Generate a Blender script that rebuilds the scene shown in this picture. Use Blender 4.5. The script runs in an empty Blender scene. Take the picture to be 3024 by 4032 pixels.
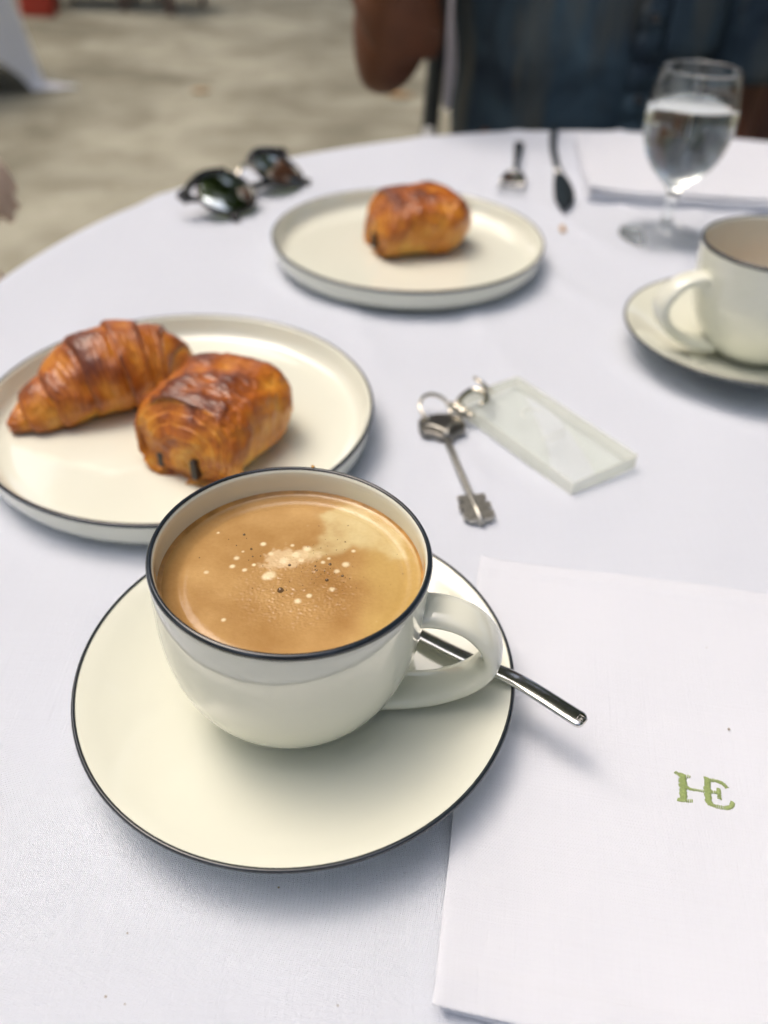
import bpy, bmesh, math, random
import numpy as np
from mathutils import Vector, Matrix, noise as mnoise

random.seed(7)
rng = np.random.default_rng(11)
S = bpy.context.scene
COL = S.collection
PI = math.pi
R = math.radians

# ------------------------------------------------------------------ camera
CAM_H, PITCH, ROLL, FPX = 0.2570, 0.6806, 0.0347, 3356.0
_fw = Vector((0, math.cos(PITCH), -math.sin(PITCH)))
_up0 = Vector((0, math.sin(PITCH), math.cos(PITCH)))
_rt0 = Vector((1, 0, 0))
_rt = _rt0 * math.cos(ROLL) + _up0 * math.sin(ROLL)
_up = -_rt0 * math.sin(ROLL) + _up0 * math.cos(ROLL)
cd = bpy.data.cameras.new('camera')
cam = bpy.data.objects.new('camera', cd)
COL.objects.link(cam)
M3 = Matrix((_rt, _up, -_fw)).transposed().to_4x4()
M3.translation = Vector((0, 0, CAM_H))
cam.matrix_world = M3
cd.sensor_fit = 'VERTICAL'
cd.sensor_height = 36.0
cd.sensor_width = 27.0
cd.lens = FPX / 4032 * 36.0
cd.clip_start = 0.01
cd.clip_end = 500
cd.dof.use_dof = True
cd.dof.focus_distance = 0.277
cd.dof.aperture_fstop = 6.2
S.camera = cam

# ------------------------------------------------------------------ sky, sun, exposure
SUN_EL, SUN_AZ = 69.0, 150.0          # azimuth in degrees from +X, counter-clockwise
w = bpy.data.worlds.new('World')
S.world = w
w.use_nodes = True
nt = w.node_tree
nt.nodes.clear()
sky = nt.nodes.new('ShaderNodeTexSky')
sky.sky_type = 'NISHITA'
sky.sun_disc = False
sky.sun_elevation = R(SUN_EL)
sky.sun_rotation = R(90 - SUN_AZ)
sky.air_density = 1.0
sky.dust_density = 7.5
sky.ozone_density = 0.35
bg = nt.nodes.new('ShaderNodeBackground')
bg.inputs['Strength'].default_value = 0.15
wo = nt.nodes.new('ShaderNodeOutputWorld')
nt.links.new(sky.outputs[0], bg.inputs[0])
nt.links.new(bg.outputs[0], wo.inputs[0])
sl = bpy.data.lights.new('sun', 'SUN')
sl.energy = 0.6
sl.angle = R(58)
sl.color = (1.0, 0.99, 0.97)
so = bpy.data.objects.new('sun', sl)
COL.objects.link(so)
ce = math.cos(R(SUN_EL))
sdir = Vector((ce * math.cos(R(SUN_AZ)), ce * math.sin(R(SUN_AZ)), math.sin(R(SUN_EL))))
so.rotation_euler = sdir.to_track_quat('Z', 'Y').to_euler()
so.location = sdir * 20
S.view_settings.view_transform = 'Standard'
S.view_settings.look = 'None'
S.view_settings.gamma = 1.0
S.view_settings.use_curve_mapping = False
S.view_settings.exposure = 0.60
S.render.engine = 'CYCLES'
S.cycles.use_denoising = True
S.cycles.max_bounces = 14
S.cycles.transmission_bounces = 14
S.cycles.transparent_max_bounces = 12
S.cycles.caustics_refractive = True
S.cycles.caustics_reflective = True
S.cycles.blur_glossy = 0.3
S.cycles.sample_clamp_indirect = 12.0


# ------------------------------------------------------------------ helpers
def link(o, parent=None):
    COL.objects.link(o)
    if parent is not None:
        o.parent = parent
    return o


def tag(o, label=None, cat=None, group=None, kind=None):
    if label:
        o['label'] = label
    if cat:
        o['category'] = cat
    if group:
        o['group'] = group
    if kind:
        o['kind'] = kind
    return o


def thing(name, label, cat, loc=(0, 0, 0), rot=(0, 0, 0), group=None):
    o = bpy.data.objects.new(name, None)
    o.empty_display_size = 0.02
    link(o)
    o.location = loc
    o.rotation_euler = rot
    return tag(o, label, cat, group)


def mobj(name, verts, faces, mat=None, parent=None, smooth=True, col=None):
    me = bpy.data.meshes.new(name)
    me.from_pydata([tuple(v) for v in verts], [], [tuple(int(i) for i in f) for f in faces])
    me.validate()
    if smooth:
        me.polygons.foreach_set('use_smooth', [True] * len(me.polygons))
    if col is not None:
        at = me.color_attributes.new('Col', 'FLOAT_COLOR', 'POINT')
        c = np.ones((len(verts), 4), np.float32)
        c[:, :3] = np.asarray(col)[:, :3]
        at.data.foreach_set('color', c.ravel())
    if mat:
        me.materials.append(mat)
    return link(bpy.data.objects.new(name, me), parent)


class MB:
    """collects shapes into one mesh"""
    def __init__(self):
        self.v = []
        self.f = []

    def add(self, v, f):
        n = len(self.v)
        self.v += [tuple(p) for p in v]
        self.f += [tuple(i + n for i in q) for q in f]
        return self

    def build(self, name, mat, parent=None, smooth=True, bevel=0, auto=None):
        o = mobj(name, self.v, self.f, mat, parent, smooth)
        if bevel:
            b = o.modifiers.new('bevel', 'BEVEL')
            b.width = bevel
            b.segments = 3
            b.limit_method = 'ANGLE'
            b.angle_limit = R(30)
        if auto or (bevel and smooth):
            w_ = o.modifiers.new('wn', 'WEIGHTED_NORMAL')
        return o


def lathe_vf(prof, seg=96, close=False):
    v, f = [], []
    rows = []
    for r, z in prof:
        if r < 1e-7:
            rows.append([len(v)])
            v.append((0, 0, z))
        else:
            b = len(v)
            rows.append(list(range(b, b + seg)))
            for k in range(seg):
                a = 2 * PI * k / seg
                v.append((r * math.cos(a), r * math.sin(a), z))
    n = len(rows)
    for i in range(n if close else n - 1):
        A, B = rows[i], rows[(i + 1) % n]
        for k in range(seg):
            k2 = (k + 1) % seg
            if len(A) == 1 and len(B) == 1:
                continue
            if len(A) == 1:
                f.append((A[0], B[k], B[k2]))
            elif len(B) == 1:
                f.append((A[k2], A[k], B[0]))
            else:
                f.append((A[k2], A[k], B[k], B[k2]))
    # orient outwards is handled by normals recalculation
    return v, f


def fix(o):
    bm = bmesh.new()
    bm.from_mesh(o.data)
    bmesh.ops.recalc_face_normals(bm, faces=bm.faces)
    bm.to_mesh(o.data)
    bm.free()
    return o


def spline(pts, n):
    """Catmull-Rom through points (tuples of any length)"""
    P = [np.array(p, float) for p in pts]
    P = [2 * P[0] - P[1]] + P + [2 * P[-1] - P[-2]]
    out = []
    m = len(P) - 3
    for i in range(n):
        t = i / (n - 1) * m
        k = min(int(t), m - 1)
        t -= k
        a, b, c, d = P[k:k + 4]
        out.append(0.5 * (2 * b + (c - a) * t + (2 * a - 5 * b + 4 * c - d) * t * t + (3 * b - a - 3 * c + d) * t ** 3))
    return out


def tube_vf(path, rad, seg=10, cap=True, flat=None, up=(0, 0, 1), closed=False):
    """tube along a path; rad: number or list; flat: (width, thickness) factors relative to rad"""
    P = [Vector(p[:3]) for p in path]
    n = len(P)
    rs = rad if isinstance(rad, (list, tuple, np.ndarray)) else [rad] * n
    v, f = [], []
    u = Vector(up)
    prev = None
    for i in range(n):
        if closed:
            t = (P[(i + 1) % n] - P[i - 1]).normalized()
        else:
            t = (P[min(i + 1, n - 1)] - P[max(i - 1, 0)]).normalized()
        if prev is None:
            a = u - t * u.dot(t)
            if a.length < 1e-4:
                a = Vector((1, 0, 0)) - t * t.x
            a.normalize()
        else:
            a = prev - t * prev.dot(t)
            a.normalize()
        prev = a
        b = t.cross(a)
        fw_, ft_ = flat if flat else (1, 1)
        for k in range(seg):
            an = 2 * PI * k / seg
            v.append(P[i] + b * (math.cos(an) * rs[i] * fw_) + a * (math.sin(an) * rs[i] * ft_))
    for i in range(n if closed else n - 1):
        j = (i + 1) % n
        for k in range(seg):
            k2 = (k + 1) % seg
            f.append((i * seg + k, i * seg + k2, j * seg + k2, j * seg + k))
    if cap and not closed:
        f.append(tuple(range(seg - 1, -1, -1)))
        f.append(tuple((n - 1) * seg + k for k in range(seg)))
    return v, f


def box_vf(x0, x1, y0, y1, z0, z1):
    v = [(x, y, z) for z in (z0, z1) for y in (y0, y1) for x in (x0, x1)]
    f = [(0, 2, 3, 1), (4, 5, 7, 6), (0, 1, 5, 4), (2, 6, 7, 3), (0, 4, 6, 2), (1, 3, 7, 5)]
    return v, f


def bar_vf(p, q, wx, wy):
    p, q = Vector(p), Vector(q)
    t = (q - p).normalized()
    a = Vector((1, 0, 0)) if abs(t.x) < .9 else Vector((0, 1, 0))
    a = (a - t * a.dot(t)).normalized()
    b = t.cross(a)
    v = []
    for c in (p, q):
        for sa, sb in ((-1, -1), (1, -1), (1, 1), (-1, 1)):
            v.append(c + a * sa * wx / 2 + b * sb * wy / 2)
    f = [(3, 2, 1, 0), (4, 5, 6, 7)] + [(i, (i + 1) % 4, 4 + (i + 1) % 4, 4 + i) for i in range(4)]
    return v, f


def prism_vf(poly, z0, z1):
    n = len(poly)
    v = [(x, y, z0) for x, y in poly] + [(x, y, z1) for x, y in poly]
    f = [tuple(range(n - 1, -1, -1)), tuple(range(n, 2 * n))]
    f += [(i, (i + 1) % n, n + (i + 1) % n, n + i) for i in range(n)]
    return v, f


def nz(x, y, z, s=1.0, o=0.0):
    return mnoise.noise(Vector((x * s + o, y * s - o, z * s + 2 * o)))


def fbm(x, y, z, s=1.0, o=0.0, k=4):
    t, a = 0.0, 1.0
    for i in range(k):
        t += a * nz(x, y, z, s * 2 ** i, o + 3.1 * i)
        a *= .5
    return t


# ------------------------------------------------------------------ materials
def new_mat(name):
    m = bpy.data.materials.new(name)
    m.use_nodes = True
    return m, m.node_tree, m.node_tree.nodes['Principled BSDF']


def N(nt, typ, **kw):
    n = nt.nodes.new(typ)
    for k, v in kw.items():
        if k.startswith('i_'):
            key = k[2:]
            n.inputs[int(key) if key.isdigit() else key.replace('_', ' ')].default_value = v
        else:
            setattr(n, k, v)
    return n


def coords(nt, scale=(1, 1, 1), kind='Object'):
    tc = N(nt, 'ShaderNodeTexCoord')
    mp = N(nt, 'ShaderNodeMapping')
    mp.inputs['Scale'].default_value = scale
    nt.links.new(tc.outputs[kind], mp.inputs[0])
    return mp.outputs[0]


def simple(name, col, rough=.5, var=.12, nscale=40, bump=0, bscale=200, metal=0, spec=.5, scale=(1, 1, 1), coat=0, detail=6, bdist=.001, sheen=0):
    m, nt, p = new_mat(name)
    c = coords(nt, scale)
    n = N(nt, 'ShaderNodeTexNoise', i_Scale=nscale, i_Detail=detail)
    nt.links.new(c, n.inputs['Vector'])
    r = N(nt, 'ShaderNodeValToRGB')
    r.color_ramp.elements[0].position = .3
    r.color_ramp.elements[1].position = .7
    r.color_ramp.elements[0].color = (*[max(0, x * (1 - var)) for x in col], 1)
    r.color_ramp.elements[1].color = (*[min(1, x * (1 + var)) for x in col], 1)
    nt.links.new(n.outputs[0], r.inputs[0])
    nt.links.new(r.outputs[0], p.inputs['Base Color'])
    p.inputs['Roughness'].default_value = rough
    p.inputs['Metallic'].default_value = metal
    p.inputs['Specular IOR Level'].default_value = spec
    p.inputs['Coat Weight'].default_value = coat
    p.inputs['Coat Roughness'].default_value = .03
    p.inputs['Sheen Weight'].default_value = sheen
    if bump:
        b = N(nt, 'ShaderNodeTexNoise', i_Scale=bscale, i_Detail=5)
        nt.links.new(c, b.inputs['Vector'])
        bp = N(nt, 'ShaderNodeBump', i_Strength=bump, i_Distance=bdist)
        nt.links.new(b.outputs[0], bp.inputs['Height'])
        nt.links.new(bp.outputs[0], p.inputs['Normal'])
    return m


def linen(name, col, pitch=.00062, strength=.8, slub=.3):
    """woven cloth: fine warp and weft threads, slubs, soft creases"""
    m, nt, p = new_mat(name)
    tc = N(nt, 'ShaderNodeTexCoord')
    hs = []
    for ax in (0, 1):
        mp = N(nt, 'ShaderNodeMapping')
        mp.inputs['Rotation'].default_value = (0, 0, R(12))
        nt.links.new(tc.outputs['Object'], mp.inputs[0])
        wv = N(nt, 'ShaderNodeTexWave', wave_type='BANDS', bands_direction='XY'[ax], wave_profile='SIN')
        wv.inputs['Scale'].default_value = 1 / pitch / 3.18
        wv.inputs['Distortion'].default_value = 1.4
        wv.inputs['Detail'].default_value = 2
        wv.inputs['Detail Scale'].default_value = .6
        nt.links.new(mp.outputs[0], wv.inputs['Vector'])
        hs.append(wv.outputs['Fac'])
        mp2 = N(nt, 'ShaderNodeMapping')
        mp2.inputs['Rotation'].default_value = (0, 0, R(12))
        mp2.inputs['Scale'].default_value = (1500, 25, 25) if ax == 0 else (25, 1500, 25)
        nt.links.new(tc.outputs['Object'], mp2.inputs[0])
        sn = N(nt, 'ShaderNodeTexNoise', i_Scale=1.0, i_Detail=2)
        nt.links.new(mp2.outputs[0], sn.inputs['Vector'])
        hs.append(sn.outputs[0])

    def mth(op, a, b):
        q = N(nt, 'ShaderNodeMath', operation=op)
        for i, x in enumerate((a, b)):
            if isinstance(x, (int, float)):
                q.inputs[i].default_value = x
            else:
                nt.links.new(x, q.inputs[i])
        return q.outputs[0]
    weave = mth('MULTIPLY', mth('ADD', hs[0], hs[2]), .5)
    sl_ = mth('MULTIPLY', mth('ADD', hs[1], hs[3]), .9)
    h = mth('ADD', weave, sl_)
    bp = N(nt, 'ShaderNodeBump', i_Strength=strength, i_Distance=.0005)
    nt.links.new(h, bp.inputs['Height'])
    # larger soft unevenness of the cloth
    big = N(nt, 'ShaderNodeTexNoise', i_Scale=16, i_Detail=4, i_Roughness=.45)
    nt.links.new(tc.outputs['Object'], big.inputs['Vector'])
    bp2 = N(nt, 'ShaderNodeBump', i_Strength=.5, i_Distance=.0035)
    nt.links.new(big.outputs[0], bp2.inputs['Height'])
    nt.links.new(bp2.outputs[0], bp.inputs['Normal'])
    nt.links.new(bp.outputs[0], p.inputs['Normal'])
    mx = N(nt, 'ShaderNodeMix', data_type='RGBA')
    mx.inputs[6].default_value = (*[c * (1 - slub * .35) for c in col], 1)
    mx.inputs[7].default_value = (*col, 1)
    mr = N(nt, 'ShaderNodeMapRange', i_1=.5, i_2=1.3)
    nt.links.new(h, mr.inputs[0])
    nt.links.new(mr.outputs[0], mx.inputs[0])
    nt.links.new(mx.outputs[2], p.inputs['Base Color'])
    p.inputs['Roughness'].default_value = .85
    p.inputs['Specular IOR Level'].default_value = .15
    p.inputs['Sheen Weight'].default_value = .15
    return m


def glassy(name, col=(1, 1, 1), ior=1.5, rough=0.0):
    m, nt, p = new_mat(name)
    nt.nodes.remove(p)
    g = N(nt, 'ShaderNodeBsdfGlass', i_IOR=ior, i_Roughness=rough)
    g.inputs['Color'].default_value = (*col, 1)
    n = N(nt, 'ShaderNodeTexNoise', i_Scale=60)
    nt.links.new(coords(nt), n.inputs['Vector'])
    bp = N(nt, 'ShaderNodeBump', i_Strength=.02, i_Distance=.0005)
    nt.links.new(n.outputs[0], bp.inputs['Height'])
    nt.links.new(bp.outputs[0], g.inputs['Normal'])
    nt.links.new(g.outputs[0], nt.nodes['Material Output'].inputs[0])
    return m


def vcol(name, mulf=.5, rough=.5, bump=.3, bscale=300, coat=0, spec=.4, bdist=.001, rvar=0, stretch=(1, 1, 1), sss=0):
    m, nt, p = new_mat(name)
    a = N(nt, 'ShaderNodeVertexColor', layer_name='Col')
    c = coords(nt, stretch)
    n = N(nt, 'ShaderNodeTexNoise', i_Scale=bscale, i_Detail=6)
    nt.links.new(c, n.inputs['Vector'])
    mx = N(nt, 'ShaderNodeMix', data_type='RGBA', blend_type='MULTIPLY')
    mx.inputs[0].default_value = mulf
    r = N(nt, 'ShaderNodeValToRGB')
    r.color_ramp.elements[0].position = .3
    r.color_ramp.elements[0].color = (.6, .5, .42, 1)
    r.color_ramp.elements[1].position = .65
    nt.links.new(n.outputs[0], r.inputs[0])
    nt.links.new(a.outputs[0], mx.inputs[6])
    nt.links.new(r.outputs[0], mx.inputs[7])
    nt.links.new(mx.outputs[2], p.inputs['Base Color'])
    bp = N(nt, 'ShaderNodeBump', i_Strength=bump, i_Distance=bdist)
    nt.links.new(n.outputs[0], bp.inputs['Height'])
    nt.links.new(bp.outputs[0], p.inputs['Normal'])
    p.inputs['Roughness'].default_value = rough
    p.inputs['Specular IOR Level'].default_value = spec
    p.inputs['Coat Weight'].default_value = coat
    p.inputs['Coat Roughness'].default_value = .25
    if sss:
        p.inputs['Subsurface Weight'].default_value = sss
        p.inputs['Subsurface Radius'].default_value = (.004, .002, .001)
    return m


M_CLOTH = linen('white_linen', (.725, .77, .86))
M_NAPKIN = linen('napkin_linen', (.70, .73, .80), pitch=.00045, strength=.5, slub=.2)
M_FARCLOTH = linen('far_linen', (.84, .85, .91), strength=.2)
M_PORC = simple('cream_porcelain', (.715, .73, .63), rough=.06, var=.015, nscale=25, bump=.22, bscale=20, bdist=.0012, spec=.55, coat=.6, detail=2)
M_RIM = simple('dark_rim_glaze', (.012, .018, .026), rough=.15, var=.3, nscale=300, spec=.6, coat=.4)
M_STEEL = simple('polished_steel', (.72, .72, .70), rough=.17, var=.05, nscale=200, metal=1, bump=.04, bscale=400)
M_KEYMETAL = simple('worn_nickel', (.46, .45, .41), rough=.38, var=.25, nscale=500, metal=1, bump=.15, bscale=900, bdist=.0004)
M_BRIGHT = simple('bright_nickel', (.70, .66, .56), rough=.12, var=.1, nscale=400, metal=1)
def mat_acrylic():
    m, nt, p = new_mat('clear_acrylic')
    p.inputs['Base Color'].default_value = (.92, .93, .90, 1)
    p.inputs['Roughness'].default_value = .04
    p.inputs['IOR'].default_value = 1.49
    t = N(nt, 'ShaderNodeBsdfTransparent')
    n = N(nt, 'ShaderNodeTexNoise', i_Scale=30, i_Detail=2)
    nt.links.new(coords(nt), n.inputs['Vector'])
    r = N(nt, 'ShaderNodeValToRGB')
    r.color_ramp.elements[0].color = (.95, .97, .93, 1)
    r.color_ramp.elements[1].color = (.98, .99, .97, 1)
    nt.links.new(n.outputs[0], r.inputs[0])
    nt.links.new(r.outputs[0], t.inputs[0])
    ms = N(nt, 'ShaderNodeMixShader', i_0=.15)
    nt.links.new(t.outputs[0], ms.inputs[1])
    nt.links.new(p.outputs[0], ms.inputs[2])
    nt.links.new(ms.outputs[0], nt.nodes['Material Output'].inputs[0])
    return m


M_ACRYL = mat_acrylic()
M_GLASS = glassy('glass', (.99, 1, .995), 1.5)
M_WATER = glassy('water', (.985, .99, .99), 1.333)
M_BLACK = simple('black_acetate', (.012, .012, .012), rough=.12, var=.2, nscale=120, coat=.5)
M_CHOC = simple('dark_chocolate', (.018, .008, .004), rough=.35, var=.3, nscale=600, bump=.3, bscale=900)
M_PASTRY = vcol('baked_pastry', mulf=.5, rough=.46, bump=.6, bscale=330, coat=.35, spec=.45, bdist=.0008, sss=.08)
M_THREAD = simple('green_thread', (.27, .35, .12), rough=.6, var=.25, nscale=2500, sheen=.3)
M_SKIN = simple('tanned_skin', (.125, .044, .018), rough=.5, var=.18, nscale=30, bump=.12, bscale=250, spec=.35)
M_SKIN2 = simple('fair_skin', (.62, .47, .37), rough=.5, var=.1, nscale=25, bump=.1, bscale=250, spec=.35)
M_HAIR = simple('dark_hair', (.03, .02, .015), rough=.5, var=.4, nscale=300)
M_GRASSBAG = simple('cream_canvas', (.55, .46, .33), rough=.85, var=.1, nscale=60, bump=.2)
M_REDBAG = simple('red_leather', (.42, .035, .012), rough=.4, var=.2, nscale=40, bump=.1)
M_CHAIRMETAL = simple('dark_painted_metal', (.028, .034, .034), rough=.4, var=.2, nscale=60, bump=.08)
M_PALEMETAL = simple('pale_metal', (.42, .44, .45), rough=.35, var=.12, nscale=60)
M_WHITEPANEL = simple('lilac_white_cushion', (.66, .64, .74), rough=.8, var=.05, nscale=40)
M_DARKWOOD = simple('dark_red_wood', (.075, .020, .010), rough=.4, var=.35, nscale=12, scale=(1, 6, 1), coat=.2)
M_WICKER = simple('dark_wicker', (.014, .010, .008), rough=.7, var=.4, nscale=90, bump=.4)
M_BEIGE = simple('beige_linen_shirt', (.56, .50, .40), rough=.9, var=.06, nscale=50)
M_SHORTS = simple('stone_cotton', (.42, .37, .29), rough=.9, var=.08, nscale=50)
M_SHOE = simple('brown_leather', (.06, .03, .015), rough=.5)
M_BARK = simple('tree_bark', (.10, .08, .06), rough=.9, var=.4, nscale=6, scale=(6, 6, 1), bump=.6, bscale=20, bdist=.02)
M_FALLEN = simple('dry_leaf', (.44, .27, .12), rough=.8, var=.3, nscale=40)
M_CRUMB = simple('pastry_crumb', (.50, .28, .08), rough=.7, var=.4, nscale=500)
M_SPECK = simple('dark_speck', (.32, .26, .19), rough=.8, var=.4, nscale=900)


def mat_leaf():
    m, nt, p = new_mat('tree_leaf')
    oi = N(nt, 'ShaderNodeTexNoise', i_Scale=.9, i_Detail=3)
    nt.links.new(coords(nt), oi.inputs['Vector'])
    r = N(nt, 'ShaderNodeValToRGB')
    r.color_ramp.elements[0].position = .35
    r.color_ramp.elements[1].position = .68
    r.color_ramp.elements[0].color = (.045, .075, .018, 1)
    r.color_ramp.elements[1].color = (.10, .14, .035, 1)
    nt.links.new(oi.outputs[0], r.inputs[0])
    nt.links.new(r.outputs[0], p.inputs['Base Color'])
    p.inputs['Roughness'].default_value = .45
    tr = N(nt, 'ShaderNodeBsdfTranslucent')
    tr.inputs['Color'].default_value = (.16, .24, .03, 1)
    ms = N(nt, 'ShaderNodeMixShader', i_0=.4)
    nt.links.new(p.outputs[0], ms.inputs[1])
    nt.links.new(tr.outputs[0], ms.inputs[2])
    nt.links.new(ms.outputs[0], nt.nodes['Material Output'].inputs[0])
    return m


M_LEAF = mat_leaf()


def mat_ground():
    m, nt, p = new_mat('sandy_ground')
    c = coords(nt)
    a = N(nt, 'ShaderNodeTexNoise', i_Scale=1.7, i_Detail=5, i_Roughness=.55, i_Distortion=.6)
    b = N(nt, 'ShaderNodeTexNoise', i_Scale=7, i_Detail=6, i_Roughness=.65)
    d = N(nt, 'ShaderNodeTexNoise', i_Scale=140, i_Detail=4)
    for n in (a, b, d):
        nt.links.new(c, n.inputs['Vector'])
    r1 = N(nt, 'ShaderNodeValToRGB')
    r1.color_ramp.elements[0].position = .36
    r1.color_ramp.elements[1].position = .62
    r1.color_ramp.elements[0].color = (.24, .226, .172, 1)
    r1.color_ramp.elements[1].color = (.43, .415, .33, 1)
    r2 = N(nt, 'ShaderNodeValToRGB')
    r2.color_ramp.elements[0].position = .35
    r2.color_ramp.elements[1].position = .6
    r2.color_ramp.elements[0].color = (.80, .79, .76, 1)
    r2.color_ramp.elements[1].color = (1, 1, 1, 1)
    nt.links.new(a.outputs[0], r1.inputs[0])
    nt.links.new(b.outputs[0], r2.inputs[0])
    mx = N(nt, 'ShaderNodeMix', data_type='RGBA', blend_type='MULTIPLY')
    mx.inputs[0].default_value = 1
    nt.links.new(r1.outputs[0], mx.inputs[6])
    nt.links.new(r2.outputs[0], mx.inputs[7])
    nt.links.new(mx.outputs[2], p.inputs['Base Color'])
    bp = N(nt, 'ShaderNodeBump', i_Strength=.5, i_Distance=.006)
    nt.links.new(d.outputs[0], bp.inputs['Height'])
    nt.links.new(bp.outputs[0], p.inputs['Normal'])
    p.inputs['Roughness'].default_value = .95
    p.inputs['Specular IOR Level'].default_value = .1
    return m


def mat_denim():
    m, nt, p = new_mat('faded_denim')
    c = coords(nt)
    cs = coords(nt, (14, 14, 2.2))
    a = N(nt, 'ShaderNodeTexNoise', i_Scale=8, i_Detail=4, i_Roughness=.5, i_Distortion=.8)
    nt.links.new(c, a.inputs['Vector'])
    b = N(nt, 'ShaderNodeTexNoise', i_Scale=1.6, i_Detail=3)
    nt.links.new(cs, b.inputs['Vector'])
    r = N(nt, 'ShaderNodeValToRGB')
    e = r.color_ramp.elements
    e[0].position = .32
    e[0].color = (.015, .024, .038, 1)
    e[1].position = .72
    e[1].color = (.075, .12, .155, 1)
    nt.links.new(a.outputs[0], r.inputs[0])
    r2 = N(nt, 'ShaderNodeValToRGB')
    r2.color_ramp.elements[0].position = .47
    r2.color_ramp.elements[1].position = .66
    nt.links.new(b.outputs[0], r2.inputs[0])
    mx = N(nt, 'ShaderNodeMix', data_type='RGBA')
    mx.inputs[7].default_value = (.11, .108, .088, 1)
    q = N(nt, 'ShaderNodeMath', operation='MULTIPLY', i_1=.9)
    nt.links.new(r2.outputs[0], q.inputs[0])
    nt.links.new(q.outputs[0], mx.inputs[0])
    nt.links.new(r.outputs[0], mx.inputs[6])
    nt.links.new(mx.outputs[2], p.inputs['Base Color'])
    p.inputs['Roughness'].default_value = .9
    p.inputs['Specular IOR Level'].default_value = .15
    bp = N(nt, 'ShaderNodeBump', i_Strength=.6, i_Distance=.02)
    nt.links.new(b.outputs[0], bp.inputs['Height'])
    nt.links.new(bp.outputs[0], p.inputs['Normal'])
    return m


M_DENIM = mat_denim()
M_JEANS = simple('blue_jeans', (.09, .16, .25), rough=.9, var=.25, nscale=14, bump=.2)


def mat_lens():
    m, nt, p = new_mat('dark_green_lens')
    nt.nodes.remove(p)
    t = N(nt, 'ShaderNodeBsdfTransparent')
    r = N(nt, 'ShaderNodeValToRGB')
    n = N(nt, 'ShaderNodeTexNoise', i_Scale=20)
    nt.links.new(coords(nt), n.inputs['Vector'])
    r.color_ramp.elements[0].color = (.10, .12, .06, 1)
    r.color_ramp.elements[1].color = (.14, .16, .09, 1)
    nt.links.new(n.outputs[0], r.inputs[0])
    nt.links.new(r.outputs[0], t.inputs[0])
    g = N(nt, 'ShaderNodeBsdfGlossy', i_Roughness=.02)
    g.inputs['Color'].default_value = (.8, .88, .85, 1)
    f = N(nt, 'ShaderNodeFresnel', i_IOR=1.65)
    ms = N(nt, 'ShaderNodeMixShader')
    nt.links.new(f.outputs[0], ms.inputs[0])
    nt.links.new(t.outputs[0], ms.inputs[1])
    nt.links.new(g.outputs[0], ms.inputs[2])
    nt.links.new(ms.outputs[0], nt.nodes['Material Output'].inputs[0])
    return m


M_LENS = mat_lens()

# ------------------------------------------------------------------ ground
GZ = -0.74
gv = []
gf = []
gn = 40
for j in range(gn + 1):
    for i in range(gn + 1):
        gv.append((-60 + 120 * i / gn, -60 + 120 * j / gn, GZ))
for j in range(gn):
    for i in range(gn):
        a = j * (gn + 1) + i
        gf.append((a, a + 1, a + gn + 2, a + gn + 1))
tag(mobj('ground', gv, gf, mat_ground()), kind='structure', label='pale sandy beaten ground of the terrace')

# ------------------------------------------------------------------ trees round the terrace (seen in the reflections)
def crown_mesh(name, n, rad, hgt, seed, leaf):
    g = np.random.default_rng(seed)
    nc = 46
    d = g.normal(size=(nc, 3))
    d /= np.linalg.norm(d, axis=1)[:, None]
    cen = d * (g.uniform(.35, 1, nc) ** .6)[:, None] * np.array([rad, rad, hgt])
    csz = g.uniform(.32, .6, nc) * rad * .6
    k = g.integers(0, nc, n)
    o = g.normal(size=(n, 3))
    o /= np.linalg.norm(o, axis=1)[:, None]
    P = cen[k] + o * (csz[k] * g.uniform(.2, 1, n) ** .5)[:, None] * np.array([1, 1, .7])
    a = g.normal(size=(n, 3))
    a[:, 2] *= .6
    a /= np.linalg.norm(a, axis=1)[:, None]
    b = np.cross(a, g.normal(size=(n, 3)))
    b /= np.linalg.norm(b, axis=1)[:, None]
    sz = g.uniform(.7, 1.3, n)[:, None] * leaf
    V = np.stack([P - a * sz, P + b * sz * .42, P + a * sz, P - b * sz * .42], 1).reshape(-1, 3)
    me = bpy.data.meshes.new(name)
    me.vertices.add(4 * n)
    me.vertices.foreach_set('co', V.ravel())
    me.loops.add(4 * n)
    me.loops.foreach_set('vertex_index', np.arange(4 * n))
    me.polygons.add(n)
    me.polygons.foreach_set('loop_start', np.arange(0, 4 * n, 4))
    me.polygons.foreach_set('loop_total', np.full(n, 4))
    me.update(calc_edges=True)
    me.materials.append(M_LEAF)
    return me


crownA = crown_mesh('crown', 70000, 3.0, 2.5, 3, .065)
tm = MB()
trunk_path = [(0, 0, 0), (.05, .03, 1.2), (.02, .1, 2.6), (-.05, .05, 4.2), (0, 0, 5.6)]
tm.add(*tube_vf(spline(trunk_path, 14), list(np.linspace(.24, .07, 14)), 10))
for i in range(8):
    a = i * 2.4
    z = 2.2 + i * .38
    e = (math.cos(a) * 2.0, math.sin(a) * 2.0, z + 1.4)
    tm.add(*tube_vf(spline([(0, 0, z), (e[0] * .45, e[1] * .45, z + .5), e], 7), list(np.linspace(.09, .02, 7)), 7))
trunk0 = tm.build('trunk', M_BARK)
trunkA = trunk0.data
bpy.data.objects.remove(trunk0)
TREES = [(-10.0, 12.0, 1.6, 0), (1.5, 13.5, 2.75, 1.3), (11.0, 9.5, 2.4, 2.2), (-11.5, 2.0, 1.7, 3.3), (10.5, 1.0, 2.2, 4.0),
         (-8.0, -6.5, 1.2, 5.1), (0.8, -8.5, 1.25, .7), (8.5, -7.0, 1.2, 1.9)]
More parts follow.
